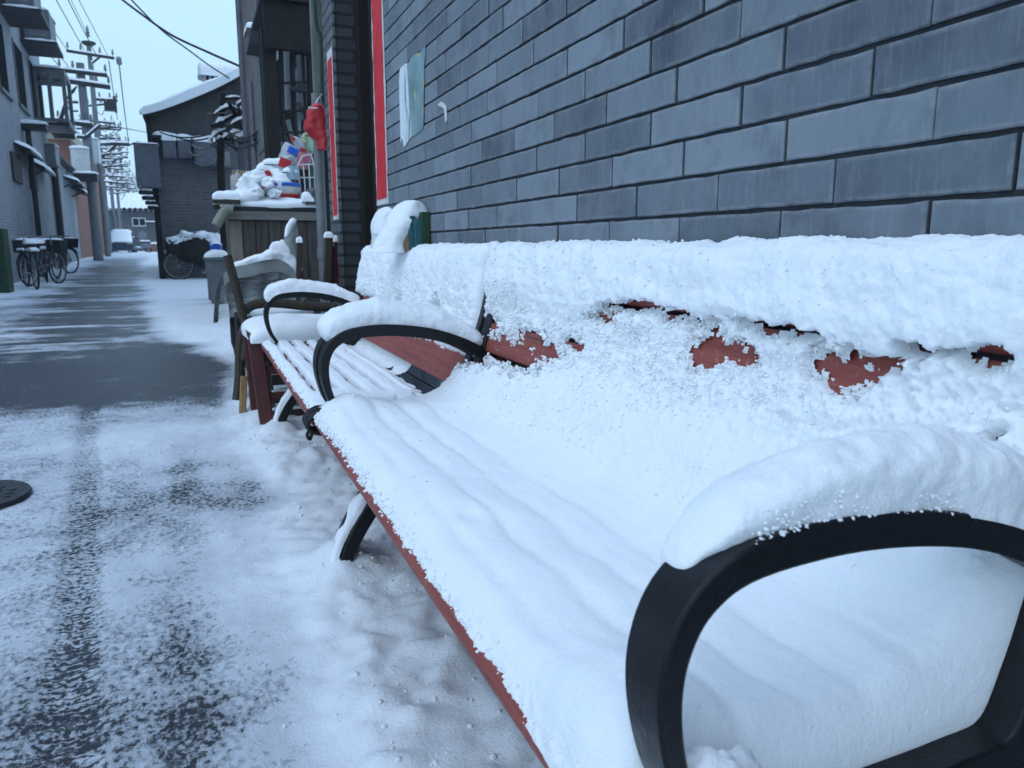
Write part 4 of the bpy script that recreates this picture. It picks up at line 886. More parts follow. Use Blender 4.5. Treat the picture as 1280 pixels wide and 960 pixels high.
def box_px(px0, py0, px1, py1, Y, dy, name, mat, lab, cat, group=None, snow=.06, part='case', extra=None):
    a, c = at(px0, py1, Y), at(px1, py0, Y); a.x, c.x = min(a.x,c.x), max(a.x,c.x)
    t = thing(name, lab, cat, ((a.x+c.x)/2, Y+dy/2, a.z), group)
    b = MB(); b.box((a.x,Y,a.z),(c.x,Y+dy,c.z)); obj(part, b, mat, t, bevel=.012)
    if part == 'case':
        b = MB(); b.box((a.x+.04,Y-.012,a.z+.05),(c.x-.04,Y-.001,c.z-.05)); obj('door', b, mat, t, bevel=.004)
    if snow: b = MB(); snow_slab(b, ((a.x+c.x)/2,Y+dy/2,c.z), (c.x-a.x)*1.04, dy*1.1, snow, n=18, p=5, seed=px0, amp=.15); obj('snow_cap', b, SNOWF, t, smooth=180)
    return t
MB1 = M('meter_box_grey', (.105,.115,.14), .55, .3, 4)
gm = 'meter boxes on the gable wall'
SNM = .16
box_px(204,176,219.5,197,GYD-.32,.30,'meter_box',MB1,'leftmost small grey meter box with a rounded snow cap on the dark gable','meter box',gm,SNM)
box_px(223,176,238,197,GYD-.32,.30,'meter_box',MB1,'second small grey meter box, between the leftmost one and the big one','meter box',gm,SNM)
box_px(243.5,178,269,206,GYD-.32,.30,'meter_box',MB1,'big grey meter box right of the two small ones on the gable','meter box',gm,SNM)
box_px(277,190,287,208,GYD-.32,.30,'meter_box',M('pale_meter_box', (.20,.21,.19), .6, .3, 4),'narrow pale meter box right of the tangled cable pole','meter box',gm,0)
t = box_px(171,180,197,234,GYD-.55,.5,'electric_cabinet',MB1,'tall dark grey electric cabinet jutting out at the corner of the gable house','electric cabinet',None,.04)
b = MB(); p = at(168.5,180,GYD-.56); b.box((p.x,GYD-.56,at(168,236,GYD-.56).z),(p.x+.05,GYD-.1,p.z)); obj('side_rail', b, GREYM2, t)
t = thing('bracket_stack', 'dark stepped brackets with snow under the electric cabinet', 'bracket', at(188,255,GYD-.4))
for k, (x0_, y_) in enumerate(((173,238),(177,245),(181,251),(184,257))):
    a = at(x0_, y_, GYD-.5); b = MB(); b.box((a.x,GYD-.5+.02*k,a.z-.07),(xw+.02,GYD-.1,a.z)); obj('step', b, DARK, t)
    b = MB(); snow_slab(b, (a.x+.12,GYD-.35,a.z), .2, .22, .035, n=10, seed=k); obj('step_snow', b, SNOWF, t, smooth=180)
t = thing('cable_tray', 'snow-covered cable tray running along the gable above the meter boxes', 'cable tray', at(235,168,GYD-.3))
a, c = at(190,169,GYD-.2), at(275,168,GYD-.2); b = MB(); b.box((a.x,GYD-.30,a.z-.05),(c.x,GYD-.08,a.z)); obj('tray', b, METAL, t)
b = MB(); snow_run(b, [(x, GYD-.2, a.z) for x in np.linspace(a.x, c.x, 8)], [.10,.11,.08,.05,.06,.04], [.09,.08,.05,.03,.04,.02], seed=2, amp=.3); obj('snow_cap', b, SNOWF, t, smooth=180)
box_px(300,180,328,225,16,.3,'sheet_panel',M('corrugated_grey_sheet', (.075,.085,.10), .6, .4, 3),'dark grey sheet metal panel between the cable pole and the shed','panel',None,0,'sheet')
# pole with a tangle of cables and snow
t = thing('cable_pole', 'dark pole with a tangle of snowy cables and planks before the gable house', 'pole', at(281,300,14))
P0 = at(280,300,14); b = MB(); b.tube([(P0.x,14,0),(P0.x+.02,14,2.2),(at(277,150,14).x,14,at(277,150,14).z),(at(279,118,14).x,14,at(279,118,14).z)], [.07,.065,.05,.04], 9); obj('pole', b, DARK, t)
for k, (a_, c_, w) in enumerate((((266,158),(309,136),.10),((278,124),(329,121),.07),((308,140),(329,126),.11),((309,159),(330,156),.03),((298,180),(330,172),.04),((259,142),(282,141),.02),((286,128),(305,165),.05),((300,132),(290,176),.06),((303,145),(317,172),.06),((275,165),(296,188),.05),((268,178),(282,170),.03),((320,100),(328,122),.05),((304,120),(316,108),.03))):
    dz = .25*(k % 3-1); a = at(*a_, 14+dz*.6); c = at(*c_, 14-dz); b = MB(); b.beam(a, c, w, w*.6); obj('arm', b, DARK if w > .025 else PVC, t)
    if w >= .04 and k not in (6,7,8):
        b = MB(); snow_run(b, [a.lerp(c, f)+Vector((0,0,w*.25)) for f in (.05,.25,.45,.6)], w*.45, [.02,.05,.015,.03], seed=k, amp=.5, taper=.25); obj('arm_snow', b, SNOWF, t, smooth=180)
for k in range(16):
    cx, cy = random.uniform(272,312), random.uniform(128,185); c = at(cx, cy, 14); r_ = random.uniform(.08,.28); tilt = random.uniform(0,3.1)
    pts = [c+Vector((r_*math.cos(a), .25*r_*math.sin(a+tilt)*2, r_*.6*math.sin(a+tilt*.4))) for a in np.linspace(0, random.uniform(3.5,6.2), 14)]
    b = MB(); b.tube(pts, random.uniform(.010,.020), 6); obj('cable_loop', b, CABLE, t)
    b = MB(); i_ = random.randint(1,4); snow_run(b, [v+Vector((0,0,.012)) for v in pts[i_:i_+6]], .03, .045, seed=k, n=8, amp=.5, taper=.3, sub=3); obj('snow_line', b, SNOWF, t, smooth=180)
for k, (a_, c_) in enumerate((((240,181),(272,176)),((236,190),(268,184)),((244,203),(272,194)),((200,165),(276,163)),((215,169),(277,166)),((285,164),(330,158)),((285,168),(331,163)),((283,176),(331,170)))):
    b = MB(); run(b, at(*a_, GYD-.34 if k < 5 else 13.9), at(*c_, 14 if k < 5 else 9.5), .022 if k < 3 else .016, .12); tag(obj('service_cable', b, PVC if k < 3 else CABLE), ('snowy grey cable from the cable pole to the big meter box, upper','snowy grey cable end pointing at the second meter box','snowy grey cable crossing the big meter box low down','top black cable from the pole along the cable tray','lower black cable from the pole along the cable tray','top cable from the pole to the shed post','middle cable from the pole to the shed post','lowest cable from the pole to the shed post')[k], 'cable', 'cables round the tangled pole')

# ------------------------------------------------------------------ bicycles
def make_bicycle(name, label, group, frame_mat, loc, rotz, lean=0, basket=True, cover=False):
    t = thing(name, label, 'bicycle', (0,0,0), group, local=True); r = .335
    for x in (-.54, .54):
        b = MB(); ring = [(x+r*math.cos(a), 0, r+r*math.sin(a)) for a in np.linspace(0, 2*math.pi, 28, endpoint=False)]; b.tube(ring, .021, 8, closed=True); w = obj('wheel', b, RUBBER, t)
        b = MB(); ring = [(x+(r-.028)*math.cos(a), 0, r+(r-.028)*math.sin(a)) for a in np.linspace(0, 2*math.pi, 28, endpoint=False)]; b.tube(ring, .010, 6, closed=True)
        for k in range(14):
            a = 2*math.pi*k/14; b.tube([(x,0,r),(x+(r-.03)*math.cos(a),0,r+(r-.03)*math.sin(a))], .0028, 4)
        b.tube([(x,-.04,r),(x,.04,r)], .022, 8); o = obj('rim', b, STEEL, w)
        b = MB(); ring = [(x+(r+.035)*math.cos(a), 0, r+(r+.035)*math.sin(a)) for a in np.linspace(.5, 2.9 if x < 0 else 2.6, 12)]; b.tube(ring, .022, 6); obj('mudguard', b, frame_mat, t)
    b = MB(); bb = (-.08,0,.28); st = (-.22,0,.80); hd = (.40,0,.82); hb = (.43,0,.70)
    for p, q in ((bb,st),(bb,hb),(hd,hb),(bb,(-.54,0,r)),((-.20,0,.66),(-.54,0,r)),((-.15,0,.5),hb)): b.tube([p,q], .017, 7)
    b.tube([hb,(.54,.05,r)], .013, 6); b.tube([hb,(.54,-.05,r)], .013, 6); obj('frame', b, frame_mat, t)
    b = MB(); b.tube([hd,(.37,0,.97)], .013, 6); b.tube(catmull([(.20,-.29,.97),(.30,-.27,1.0),(.38,-.1,.98),(.38,.1,.98),(.30,.27,1.0),(.20,.29,.97)],4), .012, 6); obj('handlebar', b, STEEL, t)
    b = MB(); b.prism([(-.36,-.02),(-.34,-.085),(-.22,-.075),(-.06,-.02),(-.06,.02),(-.22,.075),(-.34,.085),(-.36,.02)], .80, .855, 'Z'); obj('saddle', b, RUBBER, t, bevel=.015)
    b = MB(); snow_slab(b, (-.22,0,.85), .32, .19, .09, n=18, p=3, seed=loc[1]); obj('saddle_snow', b, SNOWF, t, smooth=180)
    b = MB(); b.box((-.78,-.07,.70),(-.36,.07,.715)); b.tube([(-.74,.05,.70),(-.54,.05,r)], .007, 5); b.tube([(-.74,-.05,.70),(-.54,-.05,r)], .007, 5); obj('rack', b, STEEL, t)
    b = MB(); snow_slab(b, (-.57,0,.715), .40, .15, .06, n=16, seed=loc[1]+1); obj('rack_snow', b, SNOWF, t, smooth=180)
    b = MB(); b.tube([(-.08,-.09,.28),(-.08,.09,.28)], .02, 7); b.cbox((-.02,.13,.16),(.10,.08,.025)); b.cbox((-.14,-.13,.40),(.10,.08,.025)); b.tube([(-.08,.09,.28),(-.02,.10,.16)], .01, 6); b.tube([(-.08,-.09,.28),(-.14,-.10,.40)], .01, 6); obj('pedal', b, STEEL, t)
    if basket:
        b = MB(); b.prism([(.46,.68),(.72,.68),(.78,.93),(.44,.93)], -.16, .16); obj('basket', b, METAL, t, bevel=.02)
        b = MB(); snow_slab(b, (.61,0,.86), .30, .28, .11, n=18, p=3, seed=loc[1]+2); obj('basket_snow', b, SNOWF, t, smooth=180)
    if cover:
        b = MB(); blob(b, (.05,0,.72), (.50,.20,.40), .2, 5, 16, 26); obj('wind_cover', b, DARK, t, smooth=70)
        b = MB(); blob(b, (.60,0,.78), (.22,.2,.20), .2, 8, 14, 20); obj('covered_basket', b, DARK, t, smooth=70)
        for k, (x, z, lx, h) in enumerate(((.60,.93,.34,.10),(.34,1.04,.30,.10),(.02,1.06,.40,.09),(-.27,.96,.34,.16),(-.36,.80,.22,.14))):
            b = MB(); blob(b, (x,.02,z-.02), (lx*.55,.19,h), .4, k+3, 14, 20); obj('cover_snow', b, SNOWF, t, smooth=180)
        b = MB(); blob(b, (.72,-.16,.66), (.13,.05,.09), .2, 2); obj('pale_bag', b, M('lilac_bag', (.34,.33,.40), .6, .3, 9), t, smooth=70)
    t.location = loc; t.rotation_euler = (lean,0,rotz); return t
wc = at(223.5,333,20.0)
make_bicycle('bicycle', 'black bicycle wrapped in a dark windproof cover with snow, against the gable house', None, METAL, (wc.x+.54,20.0,gz(20)+.02), R(180), 0, False, True)
gb = 'bicycles along the left wall'
bk = make_bicycle('bicycle', 'nearest snowy bicycle by the left wall with a pale mudguard, beside the dark green box', gb, METAL, (-3.05,17.6,gz(17.6)+.02), R(108))
b2_ = make_bicycle('bicycle', 'dark red bicycle in the middle of the row along the left wall', gb, M('dark_red_bike_paint', (.12,.018,.022), .4, .3, 9), (-3.20,20.2,gz(20.2)+.02), R(100))
dup(bk, (-3.0,18.7,gz(18.7)+.02), R(70), 'second bicycle from the dark green box, in front of the dark red one')
dup(bk, (-3.35,21.6,gz(21.6)+.02), R(115), 'bicycle between the dark red one and the last one of the left row')
dup(bk, (-3.45,23.3,gz(23.3)+.02), R(60), 'farthest bicycle of the left row, front wheel turned to the road')
dup(bk, (-3.72,16.9,gz(16.9)+.02), R(90), 'bicycle at the left picture edge behind the dark green box, snow on its saddle')
p = at(5,335,16.2); t = thing('green_box', 'dark green upright metal box at the left edge of the alley', 'utility box', (p.x-.25,16.3,gz(16.3)))
b = MB(); b.box((at(11,340,16.1).x-.7,16.1,-.02),(at(9.5,340,16.1).x,16.5,1.22)); obj('case', b, GREENBOX, t, bevel=.015)
b = MB(); b.box((at(11,340,16.1).x-.65,16.085,.2),(at(9.5,340,16.1).x-.06,16.099,1.1)); obj('door', b, GREENBOX, t)
a = at(259,374,12.2); c = at(287,322,12.2); t = thing('rubbish_bin', 'grey rubbish bin heaped with snow beyond the covered scooter', 'bin', ((a.x+c.x)/2,12.4,gz(12.4)))
b = MB(); b.prism([(a.x+.05,a.z-.05),(c.x-.04,a.z-.05),(c.x,c.z),(a.x,c.z)], 12.2, 12.6); obj('tub', b, GREYM, t, bevel=.02)
b = MB(); b.box((a.x-.02,12.17,c.z-.04),(c.x+.02,12.63,c.z+.01)); obj('rim', b, M('teal_grey_rim', (.10,.16,.17), .5, .3, 8), t, bevel=.01)
b = MB(); snow_slab(b, ((a.x+c.x)/2,12.4,c.z), c.x-a.x, .44, .10, n=22, p=3, seed=2, amp=.3); obj('snow_cap', b, SNOWF, t, smooth=180)
p = at(270,311,13.2); t = thing('blue_bucket', 'bright blue plastic bucket with snow behind the grey rubbish bin', 'bucket', p)
b = MB(); b.lathe([(.07,-.16),(.10,.08),(.105,.08),(.09,.05)], (p.x,13.2,p.z), 18); obj('pail', b, BLUEP, t)
b = MB(); snow_slab(b, (p.x,13.2,p.z+.06), .17, .17, .05, n=14, p=2.3, seed=4); obj('snow_cap', b, SNOWF, t, smooth=180)
b = MB(); b.box((p.x-.16,13.05,gz(13.2)-.05),(p.x+.2,13.4,p.z-.17)); t = simple('wooden_crate', b, WOOD, 'weathered wooden crate under the blue bucket', 'crate')

# ------------------------------------------------------------------ left side of the alley
def LX(Y): return -3.6-.045*(Y-17.5)
LN = Vector((1,.045,0)).normalized(); LD = Vector((-.045,1,0)).normalized()
def Lp(px, py):
    d = ray(px, py); t = (-3.6+.045*17.5)/(d[0]+.045*d[1]); return Vector((d[0]*t, d[1]*t, d[2]*t+CAMZ))
def wbox(mb, Y0, Y1, z0, z1, out, inn=0.0):      # box standing on the left wall line
    A = Vector((LX(Y0),Y0,0)); B = Vector((LX(Y1),Y1,0)); o = LN*out; i = -LN*inn
    vs = [A+i,A+o,B+o,B+i]; return mb.add([v+Vector((0,0,z0)) for v in vs]+[v+Vector((0,0,z1)) for v in vs], [(0,3,2,1),(4,5,6,7),(0,1,5,4),(1,2,6,5),(2,3,7,6),(3,0,4,7)])
t = thing('grey_house', 'tall grey brick house along the left side of the alley with air conditioners high up', 'house', (LX(20),20,0))
b = MB(); wbox(b, 10, 28.6, -.2, 9.5, 0, 6); obj('wall', b, BR_LEFT, t, smooth=0)
for px0, px1, y0_, y1_ in ((0,12.5,38,116),(24,35,70,136),(43,57,95,156)):
    a, c = Lp(px0, y1_), Lp(px1, y1_); b = MB(); wbox(b, a.y, c.y-.1, (a.z+c.z)/2, Lp((px0+px1)/2, y0_).z, .004, .18); w = obj('window', b, GLASSD, t)
    b = MB(); wbox(b, a.y-.05, a.y, (a.z+c.z)/2, Lp((px0+px1)/2, y0_).z, .03, .1); wbox(b, a.y-.08, c.y, (a.z+c.z)/2-.07, (a.z+c.z)/2-.003, .07, .05); obj('sill', b, GREYM, w)
def ac(Y, z, L, lab):
    t = thing('air_conditioner', lab, 'air conditioner', (LX(Y),Y,z), 'air conditioners high on the left house'); 
    b = MB(); wbox(b, Y, Y+L, z, z+.8, .72, -.15); obj('case', b, GREYM, t, bevel=.02)
    b = MB(); wbox(b, Y-.05, Y+L+.05, z-.09, z-.001, .85, 0); obj('bracket', b, METAL, t)
    for k in range(3): b = MB(); wbox(b, Y-.012, Y-.001, z+.12+.2*k, z+.17+.2*k, .62, -.25); obj('grille_bar', b, GREYM2, t)
    b = MB(); c = Vector((LX(Y+L/2),Y+L/2,z+.8))+LN*.42; snow_slab(b, c, .6, L, .10, n=14, p=6, seed=Y); obj('snow_cap', b, SNOWF, t, smooth=180)
    b = MB(); c = Vector((LX(Y),Y-.03,z-.005))+LN*.45; snow_slab(b, c, .7, .05, .05, n=10, seed=Y+2); obj('bracket_snow', b, SNOWF, t, smooth=180)
ac(17.6, 6.15, 1.3, 'nearest air conditioner seen from below at the top left corner')
ac(21.4, 6.28, 1.5, 'air conditioner in the middle, its grille facing the camera')
ac(24.6, 6.30, 1.5, 'farthest air conditioner, standing out against the sky')
t = thing('window_cage', 'open metal window cage jutting from the end of the left house against the sky', 'window cage', (LX(27.4),27.4,5))
Y0, Y1 = 26.6, 28.4; zb_, zt2 = at(60,152,27).z, at(60,92,27).z
def lpt(Y, out, z): v = Vector((LX(Y),Y,z))+LN*out; return v
for a_, c_ in (((Y0,.75,zb_),(Y0,.75,zt2)),((Y1,.75,zb_),(Y1,.75,zt2)),((Y0,.02,zt2),(Y0,.75,zt2)),((Y1,.02,zt2),(Y1,.75,zt2)),((Y0,.75,zt2),(Y1,.75,zt2)),((Y0,.02,zb_),(Y0,.75,zb_)),((Y1,.02,zb_),(Y1,.75,zb_)),((Y0,.75,zb_),(Y1,.75,zb_)),((Y0,.38,zb_),(Y0,.38,zt2)),((Y0,.02,zb_),(Y0,.02,zt2)),((Y0,.02,zt2-.35),(Y0,.75,zt2-.35))):
    b = MB(); b.beam(lpt(*a_), lpt(*c_), .10); obj('frame_bar', b, GREYM, t)
b = MB(); wbox(b, Y0, Y1, zb_-.14, zb_-.06, .8, 0); obj('base', b, METAL, t)
b = MB(); wbox(b, Y0, Y1, zt2+.06, zt2+.10, .8, 0); obj('top_sheet', b, METAL, t)
b = MB(); snow_slab(b, lpt((Y0+Y1)/2,.4,zt2+.10), .7, 1.8, .12, n=14, p=6, seed=2); obj('snow_cap', b, SNOWF, t, smooth=180)
def wallpipe(px_t, py_t, px_b, py_b, r, lab, head=True):
    a = Lp(px_t, py_t); Y = a.y; zt3 = a.z; t = thing('drainpipe', lab, 'pipe', (LX(Y)+.12,Y,0), 'black drainpipes on the left houses')
    b = MB(); x = LX(Y)+.12; b.tube([(x,Y,gz(Y)-.1),(x,Y,zt3)], r, 10); obj('pipe', b, METAL, t)
    if head:
        b = MB(); b.cbox((x+.1,Y,zt3+.08),(.66,.3,.16)); obj('rain_head', b, METAL, t, bevel=.02)
        b = MB(); snow_slab(b, (x+.1,Y,zt3+.16), .7, .34, .09, n=16, p=5, seed=Y); obj('snow_cap', b, SNOWF, t, smooth=180)
wallpipe(28,163,40,290,.065,'black drainpipe with a snow-topped rain head on the left house')
wallpipe(62,205,70,295,.10,'thick dark drainpipe near the far end of the left house', False)
def awning(px0, px1, py, out, lab, drop=.16):
    a = Lp(px0, py); c = Lp(px1, py); z = (a.z+c.z)/2; t = thing('awning', lab, 'awning', (LX(a.y),a.y,z), 'small awnings on the left houses')
    A, B = Vector((LX(a.y),a.y,z)), Vector((LX(c.y),c.y,z)); o = LN*out-Vector((0,0,drop)); b = MB()
    vs = [A,B,B+o,A+o]; b.add(vs+[v-Vector((0,0,.07)) for v in vs], [(0,1,2,3),(7,6,5,4),(0,4,5,1),(1,5,6,2),(2,6,7,3),(3,7,4,0)]); obj('board', b, METAL, t)
    n = 12; U, V = np.meshgrid(np.linspace(0,1,n), np.linspace(0,1,n), indexing='ij'); e = (1-abs(2*U-1)**6)*(1-abs(2*V-1)**6)
    P = np.array(A)+U[...,None]*np.array(B-A)+V[...,None]*np.array(o); b = MB(); b.grid(P[...,0], P[...,1], P[...,2]+.002+.11*e**.5*(1+.5*fbm(P,2,2))); obj('snow_cap', b, SNOWF, t, smooth=180)
    b = MB(); b.beam(A-Vector((0,0,drop+.25))+LN*.02, A+o-Vector((0,0,.05)), .05); obj('bracket', b, METAL, t)
awning(17,34,184,.34,'snow-topped awning over a dark niche low on the left house')
awning(39,54,206,.30,'small snow-topped awning beyond the first one, next to the drainpipe')
for k, (px0, px1, y0_, y1_, lab) in enumerate(((16,26,195,228,'dark niche below the first awning'),(38,46,214,238,'dark niche below the second awning'))):
    a, c = Lp(px0, y1_), Lp(px1, y1_); b = MB(); wbox(b, a.y, c.y, (a.z+c.z)/2, Lp((px0+px1)/2, y0_).z, .05, .1); simple('wall_recess', b, M('dark_red_niche', (.035,.018,.02), .7, .4, 5), lab, 'niche', 'dark niches on the left house')
box_px(56,180,68,206,27.5,.8,'air_conditioner',GREYM2,'pale air conditioner low on the corner of the left house beside the red-brown wall','air conditioner')
# second, lower house, the red-brown end wall behind it, the row beyond
t = thing('low_grey_house', 'low grey rendered house wall beyond the end of the tall left house', 'house', (LX(31),31,0))
b = MB(); wbox(b, 28.65, 36, -.1, 3.75, .05, 5); obj('wall', b, BR_LEFT, t, smooth=0)
b = MB(); 
Uy = np.linspace(28.6, 36, 26); UX = np.linspace(-5,.3,10); A_, B_ = np.meshgrid(Uy, UX, indexing='ij'); Zs = 3.83+.12*np.clip(1-np.maximum(abs((A_-32.3)/3.7)**8, abs((B_+2.35)/2.65)**10),0,1)**.5+.03*fbm(np.stack([A_, B_, 0*A_], -1), 2, 2)
b.grid(np.array([[LX(y)+x for x in UX] for y in Uy]), A_, Zs); obj('snow_cap', b, SNOWF, t, smooth=180)
b = MB(); wbox(b, 28.6, 36.1, 3.751, 3.82, .3, 5); obj('roof', b, METAL, t)
awning(77,88,224,.5,'sagging snowy awning on the low grey house')
awning(87,96,236,.5,'lower sagging snowy awning near the pole foot')
a, c = at(60,232,37), at(91,175,37); c.x = min(c.x, LX(37)-.02); t = thing('red_brown_house', 'red-brown rendered house end with a cream band showing above the low house', 'house', (c.x-2,37,0))
b = MB(); b.box((c.x-6,37,0),(c.x,47,c.z)); obj('wall', b, MUDRED, t)
b = MB(); b.box((c.x-6,36.95,c.z+.001),(c.x+.05,47,c.z+.32)); obj('cornice', b, CREAM, t)
b = MB(); p = Vector((c.x-1.2,37.2,c.z+.33)); 
for k in range(5): snow_slab(b, p+Vector((.55*k-1,.2*(k % 2),0)), .6, .7, .18+.1*(k % 2), n=12, p=3, seed=k, amp=.4)
obj('roof_snow', b, SNOWF, t, smooth=180)
b = MB(); loft_px(b, [(152,74,84),(158,70,92),(168,66,94),(173,68,93)], 36.9, .8, amp=.25, seed=8); simple('rooftop_clutter', b, DARK, 'dark clutter heaped on the roof edge of the red-brown house', 'clutter', smooth=60)
t = thing('far_house', 'row of dim grey house fronts far along the left side beside the pole feet', 'house', (LX(52),52,0))
b = MB(); wbox(b, 47.5, 66, 0, 3.6, -.55, 6); obj('wall', b, BR_LEFT, t, smooth=0)
b = MB(); wbox(b, 47.2, 66, 3.601, 3.68, -.1, 6); obj('roof', b, METAL, t)
b = MB(); wbox(b, 47.2, 66, 3.681, 3.85, -.08, 6); obj('roof_snow', b, SNOWF, t, bevel=.06)
b = MB(); wbox(b, 52, 53.2, 1.2, 2.6, -.53, .6); obj('window', b, GLASSD, t)
b = MB(); wbox(b, 57, 58, .4, 2.5, -.53, .6); obj('door', b, DARK, t)
box_px(90,186,110,214,33.6,.5,'utility_box',WHITEM,'white utility cabinet with a rounded snow top fixed low on the first pole','utility box','white utility boxes on the poles',.12)
box_px(104,174,122,202,35.0,.7,'utility_box',WHITEM,'bigger white utility box right of and above the rounded one','utility box','white utility boxes on the poles',.08)
t = box_px(93,217,121,226,33.2,.5,'meter_shelf',METAL,'dark narrow shelf topped with snow below the white utility boxes','shelf',None,.10,'shelf')

# ------------------------------------------------------------------ poles, arms and wires
def insulator(mb, p, h=.28, r=.055):
    mb.lathe([(.015,0),(.015,h*.3),(r,h*.34),(r*.5,h*.48),(r*.9,h*.54),(r*.45,h*.68),(r*.7,h*.74),(.02,h)], p, 8)
def upole(px, y_top, Y, r, lab, arms=(), rnd=0, steel=False, extra=None):
    p = at(px, y_top, Y); x = p.x; t = thing('utility_pole', lab, 'utility pole', (x,Y,gz(Y)), 'utility poles along the left of the alley')
    b = MB(); b.tube([(x,Y,gz(Y)-.2),(x,Y,p.z)], [r*1.15,r*.85], 14); obj('shaft', b, CONC, t)
    for k, (a_, c_, w) in enumerate(arms):
        A, B = at(*a_, Y-r), at(*c_, Y-r); b = MB(); b.beam(A, B, w, w); am = obj('crossarm', b, METAL, t)
        b = MB(); snow_run(b, [A.lerp(B, f)+Vector((0,0,w/2)) for f in (.03,.5,.97)], w*.6, w*.7, seed=k+px, n=8, amp=.3); obj('arm_snow', b, SNOWF, am, smooth=180)
        L = (B-A).length
        if abs(B.z-A.z) < L*.4 and L > .8:
            for f in (.03,.3,.7,.97):
                b = MB(); insulator(b, A.lerp(B, f)+Vector((0,0,w/2)), .34, .07); obj('insulator', b, GREYM2, am)
    for k in range(rnd):
        z = p.z-.5-(k+random.uniform(-.35,.35))*(p.z-2.6)/max(rnd,1)*.62; L = random.uniform(.55,1.25); dz_ = random.uniform(-.14,.14); b = MB(); b.beam((x-L,Y-r-.05,z+dz_),(x+L,Y-r-.05,z-dz_), .08); am = obj('crossarm', b, METAL, t)
        b = MB(); snow_run(b, [(x-L,Y-r-.05,z+.04+dz_),(x,Y-r-.05,z+.04),(x+L,Y-r-.05,z+.04-dz_)], .07, .08, seed=k, n=8, amp=.4); obj('arm_snow', b, SNOWF, am, smooth=180)
        for f in (-.9,-.5,.5,.9):
            b = MB(); insulator(b, (x+L*f,Y-r-.05,z+.04-dz_*f), random.uniform(.2,.38), .08); obj('insulator', b, WHITEM if k % 2 else GREYM2, am)
        b = MB(); b.tube([(x+L*.9,Y-r-.1,z-.04),(x+L*.5,Y-r-.16,z-.5),(x+.1,Y-r-.1,z-.35)], .022, 6); obj('jumper', b, CABLE, am)
    return t, x, p.z
t1, x1, z1 = upole(100, 79, 34, .165, 'thick concrete pole nearest on the left, carrying bracket arms and white boxes',
    [((73,87.5),(134,94.5),.12),((80,101),(138,109.5),.14),((72,152),(116,157),.14),((81,128),(98,128),.07),((73,152),(82,129),.08),((88,139),(98,139),.05),((83,129),(88,139),.05),((96,171),(107,172),.09),((107,172),(126,156),.09)])
for k in range(4):
    b = MB(); b.tube(catmull([at(96-k,108+2*k,33.7),at(88-k,116+2*k,33.6),at(83-k,126+2*k,33.6),at(78-k*1.2,150,33.6)],4), .03, 6); obj('riser_cable', b, CABLE, t1)
t2, x2, z2 = upole(110.5, 52, 42, .12, 'slim taller pole just behind the thick one, with the highest crossarm',
    [((83,63.5),(143,73),.11),((114,80),(125,71),.08)])
b = MB(); insulator(b, (x2,42,z2), .7, .11); obj('insulator', b, GREYM2, t2); b = MB(); b.lathe([(.16,z2-.18),(.3,z2-.1),(.3,z2-.02),(.16,z2)], (x2,42,0), 12); obj('pole_cap', b, METAL, t2)
t3, x3, z3 = upole(117.5, 120, 48, .11, 'third pole with a dark lattice transformer box near its top', [((115,124),(147,126),.12),((123,179),(162,181),.16),((126,198),(145,181),.12)], 6)
b = MB(); a, c = at(131,138,47.8), at(145,127,47.8); 
for k in range(4): b.box((a.x,47.6,a.z+k*(c.z-a.z)/4),(c.x,48.1,a.z+k*(c.z-a.z)/4+.09))
b.box((c.x-.12,47.58,a.z-.05),(c.x,48.12,c.z+.25)); obj('transformer', b, METAL, t3)
upole(122.5, 150, 55, .12, 'fourth pole from the camera crowded with snowy insulators', [((122,158),(152,160),.13)], 7)
upole(133, 168, 66, .12, 'fifth pole in the row with many snowy arms', [((128,176),(158,177),.12)], 7)
upole(142, 186, 72, .11, 'sixth pole in the row above the far house roof', [((138,196),(160,197),.12)], 6)
upole(151, 200, 80, .11, 'farthest thin pole of the row, above the snow roof at the alley end', [((145,207),(160,208),.12)], 5)
def wire(pts, r, lab, sag=0):
    b = MB(); b.tube(catmull(pts, 10), r, 5); simple('overhead_wire', b, CABLE, lab, 'wire', 'overhead wires')
def towards(px, py, Y, Ye, lab, r=.014, dx=0, dz=0):    # wire from a pole arm towards the camera, along the alley
    p = at(px, py, Y); q = Vector((p.x+dx, Ye, p.z+dz)); m_ = p.lerp(q,.5)-Vector((0,0,.25))
    wire([p, p.lerp(q,.25)-Vector((0,0,.18)), m_, p.lerp(q,.75)-Vector((0,0,.18)), q], r, lab)
towards(83,61,42,3,'leftmost wire to the highest crossarm',.016)
towards(75,84,34,3,'wire to the left end of the second crossarm',.014)
towards(86,84,34,3,'wire to the second insulator of the second crossarm',.014)
towards(105,62,42,3,'dark wire to the slim pole shaft',.018,.3,.2)
towards(110,43,42,3,'faint wire to the tip of the slim pole',.012,.3,.4)
towards(122,72,42,3,'dark wire to the middle of the highest crossarm',.018,.1,.6)
towards(135,70,42,3,'wire to the right end of the highest crossarm',.014,-.4,.5)
wire([at(303,84,12.0),at(262,66,12.6),at(215,44,13.4),at(180,20,14),at(146,-6,15),at(120,-30,16)],.018,'dark sagging wire from the brown house corner up across the sky')
wire([at(287,98,20.2),at(262,82,19.4),at(235,62,18.6),at(205,40,18),at(178,14,17.5),at(150,-16,17)],.016,'thin sagging wire from the snow roof up across the sky')
b = MB(); b.tube([at(148,72,42),at(149.5,80,42.2)], .12, 8); simple('hanging_insulator', b, GREYM2, 'pale hanging insulator right of the highest crossarm', 'insulator')
wire([at(149,80,42.2),at(154,125,52),at(160,172,64)],.03,'long wire dropping from the hanging insulator to the far poles')
wire([at(136,76,42),at(141,110,52),at(147,150,64)],.025,'faint wire dropping from the highest crossarm to the far poles')
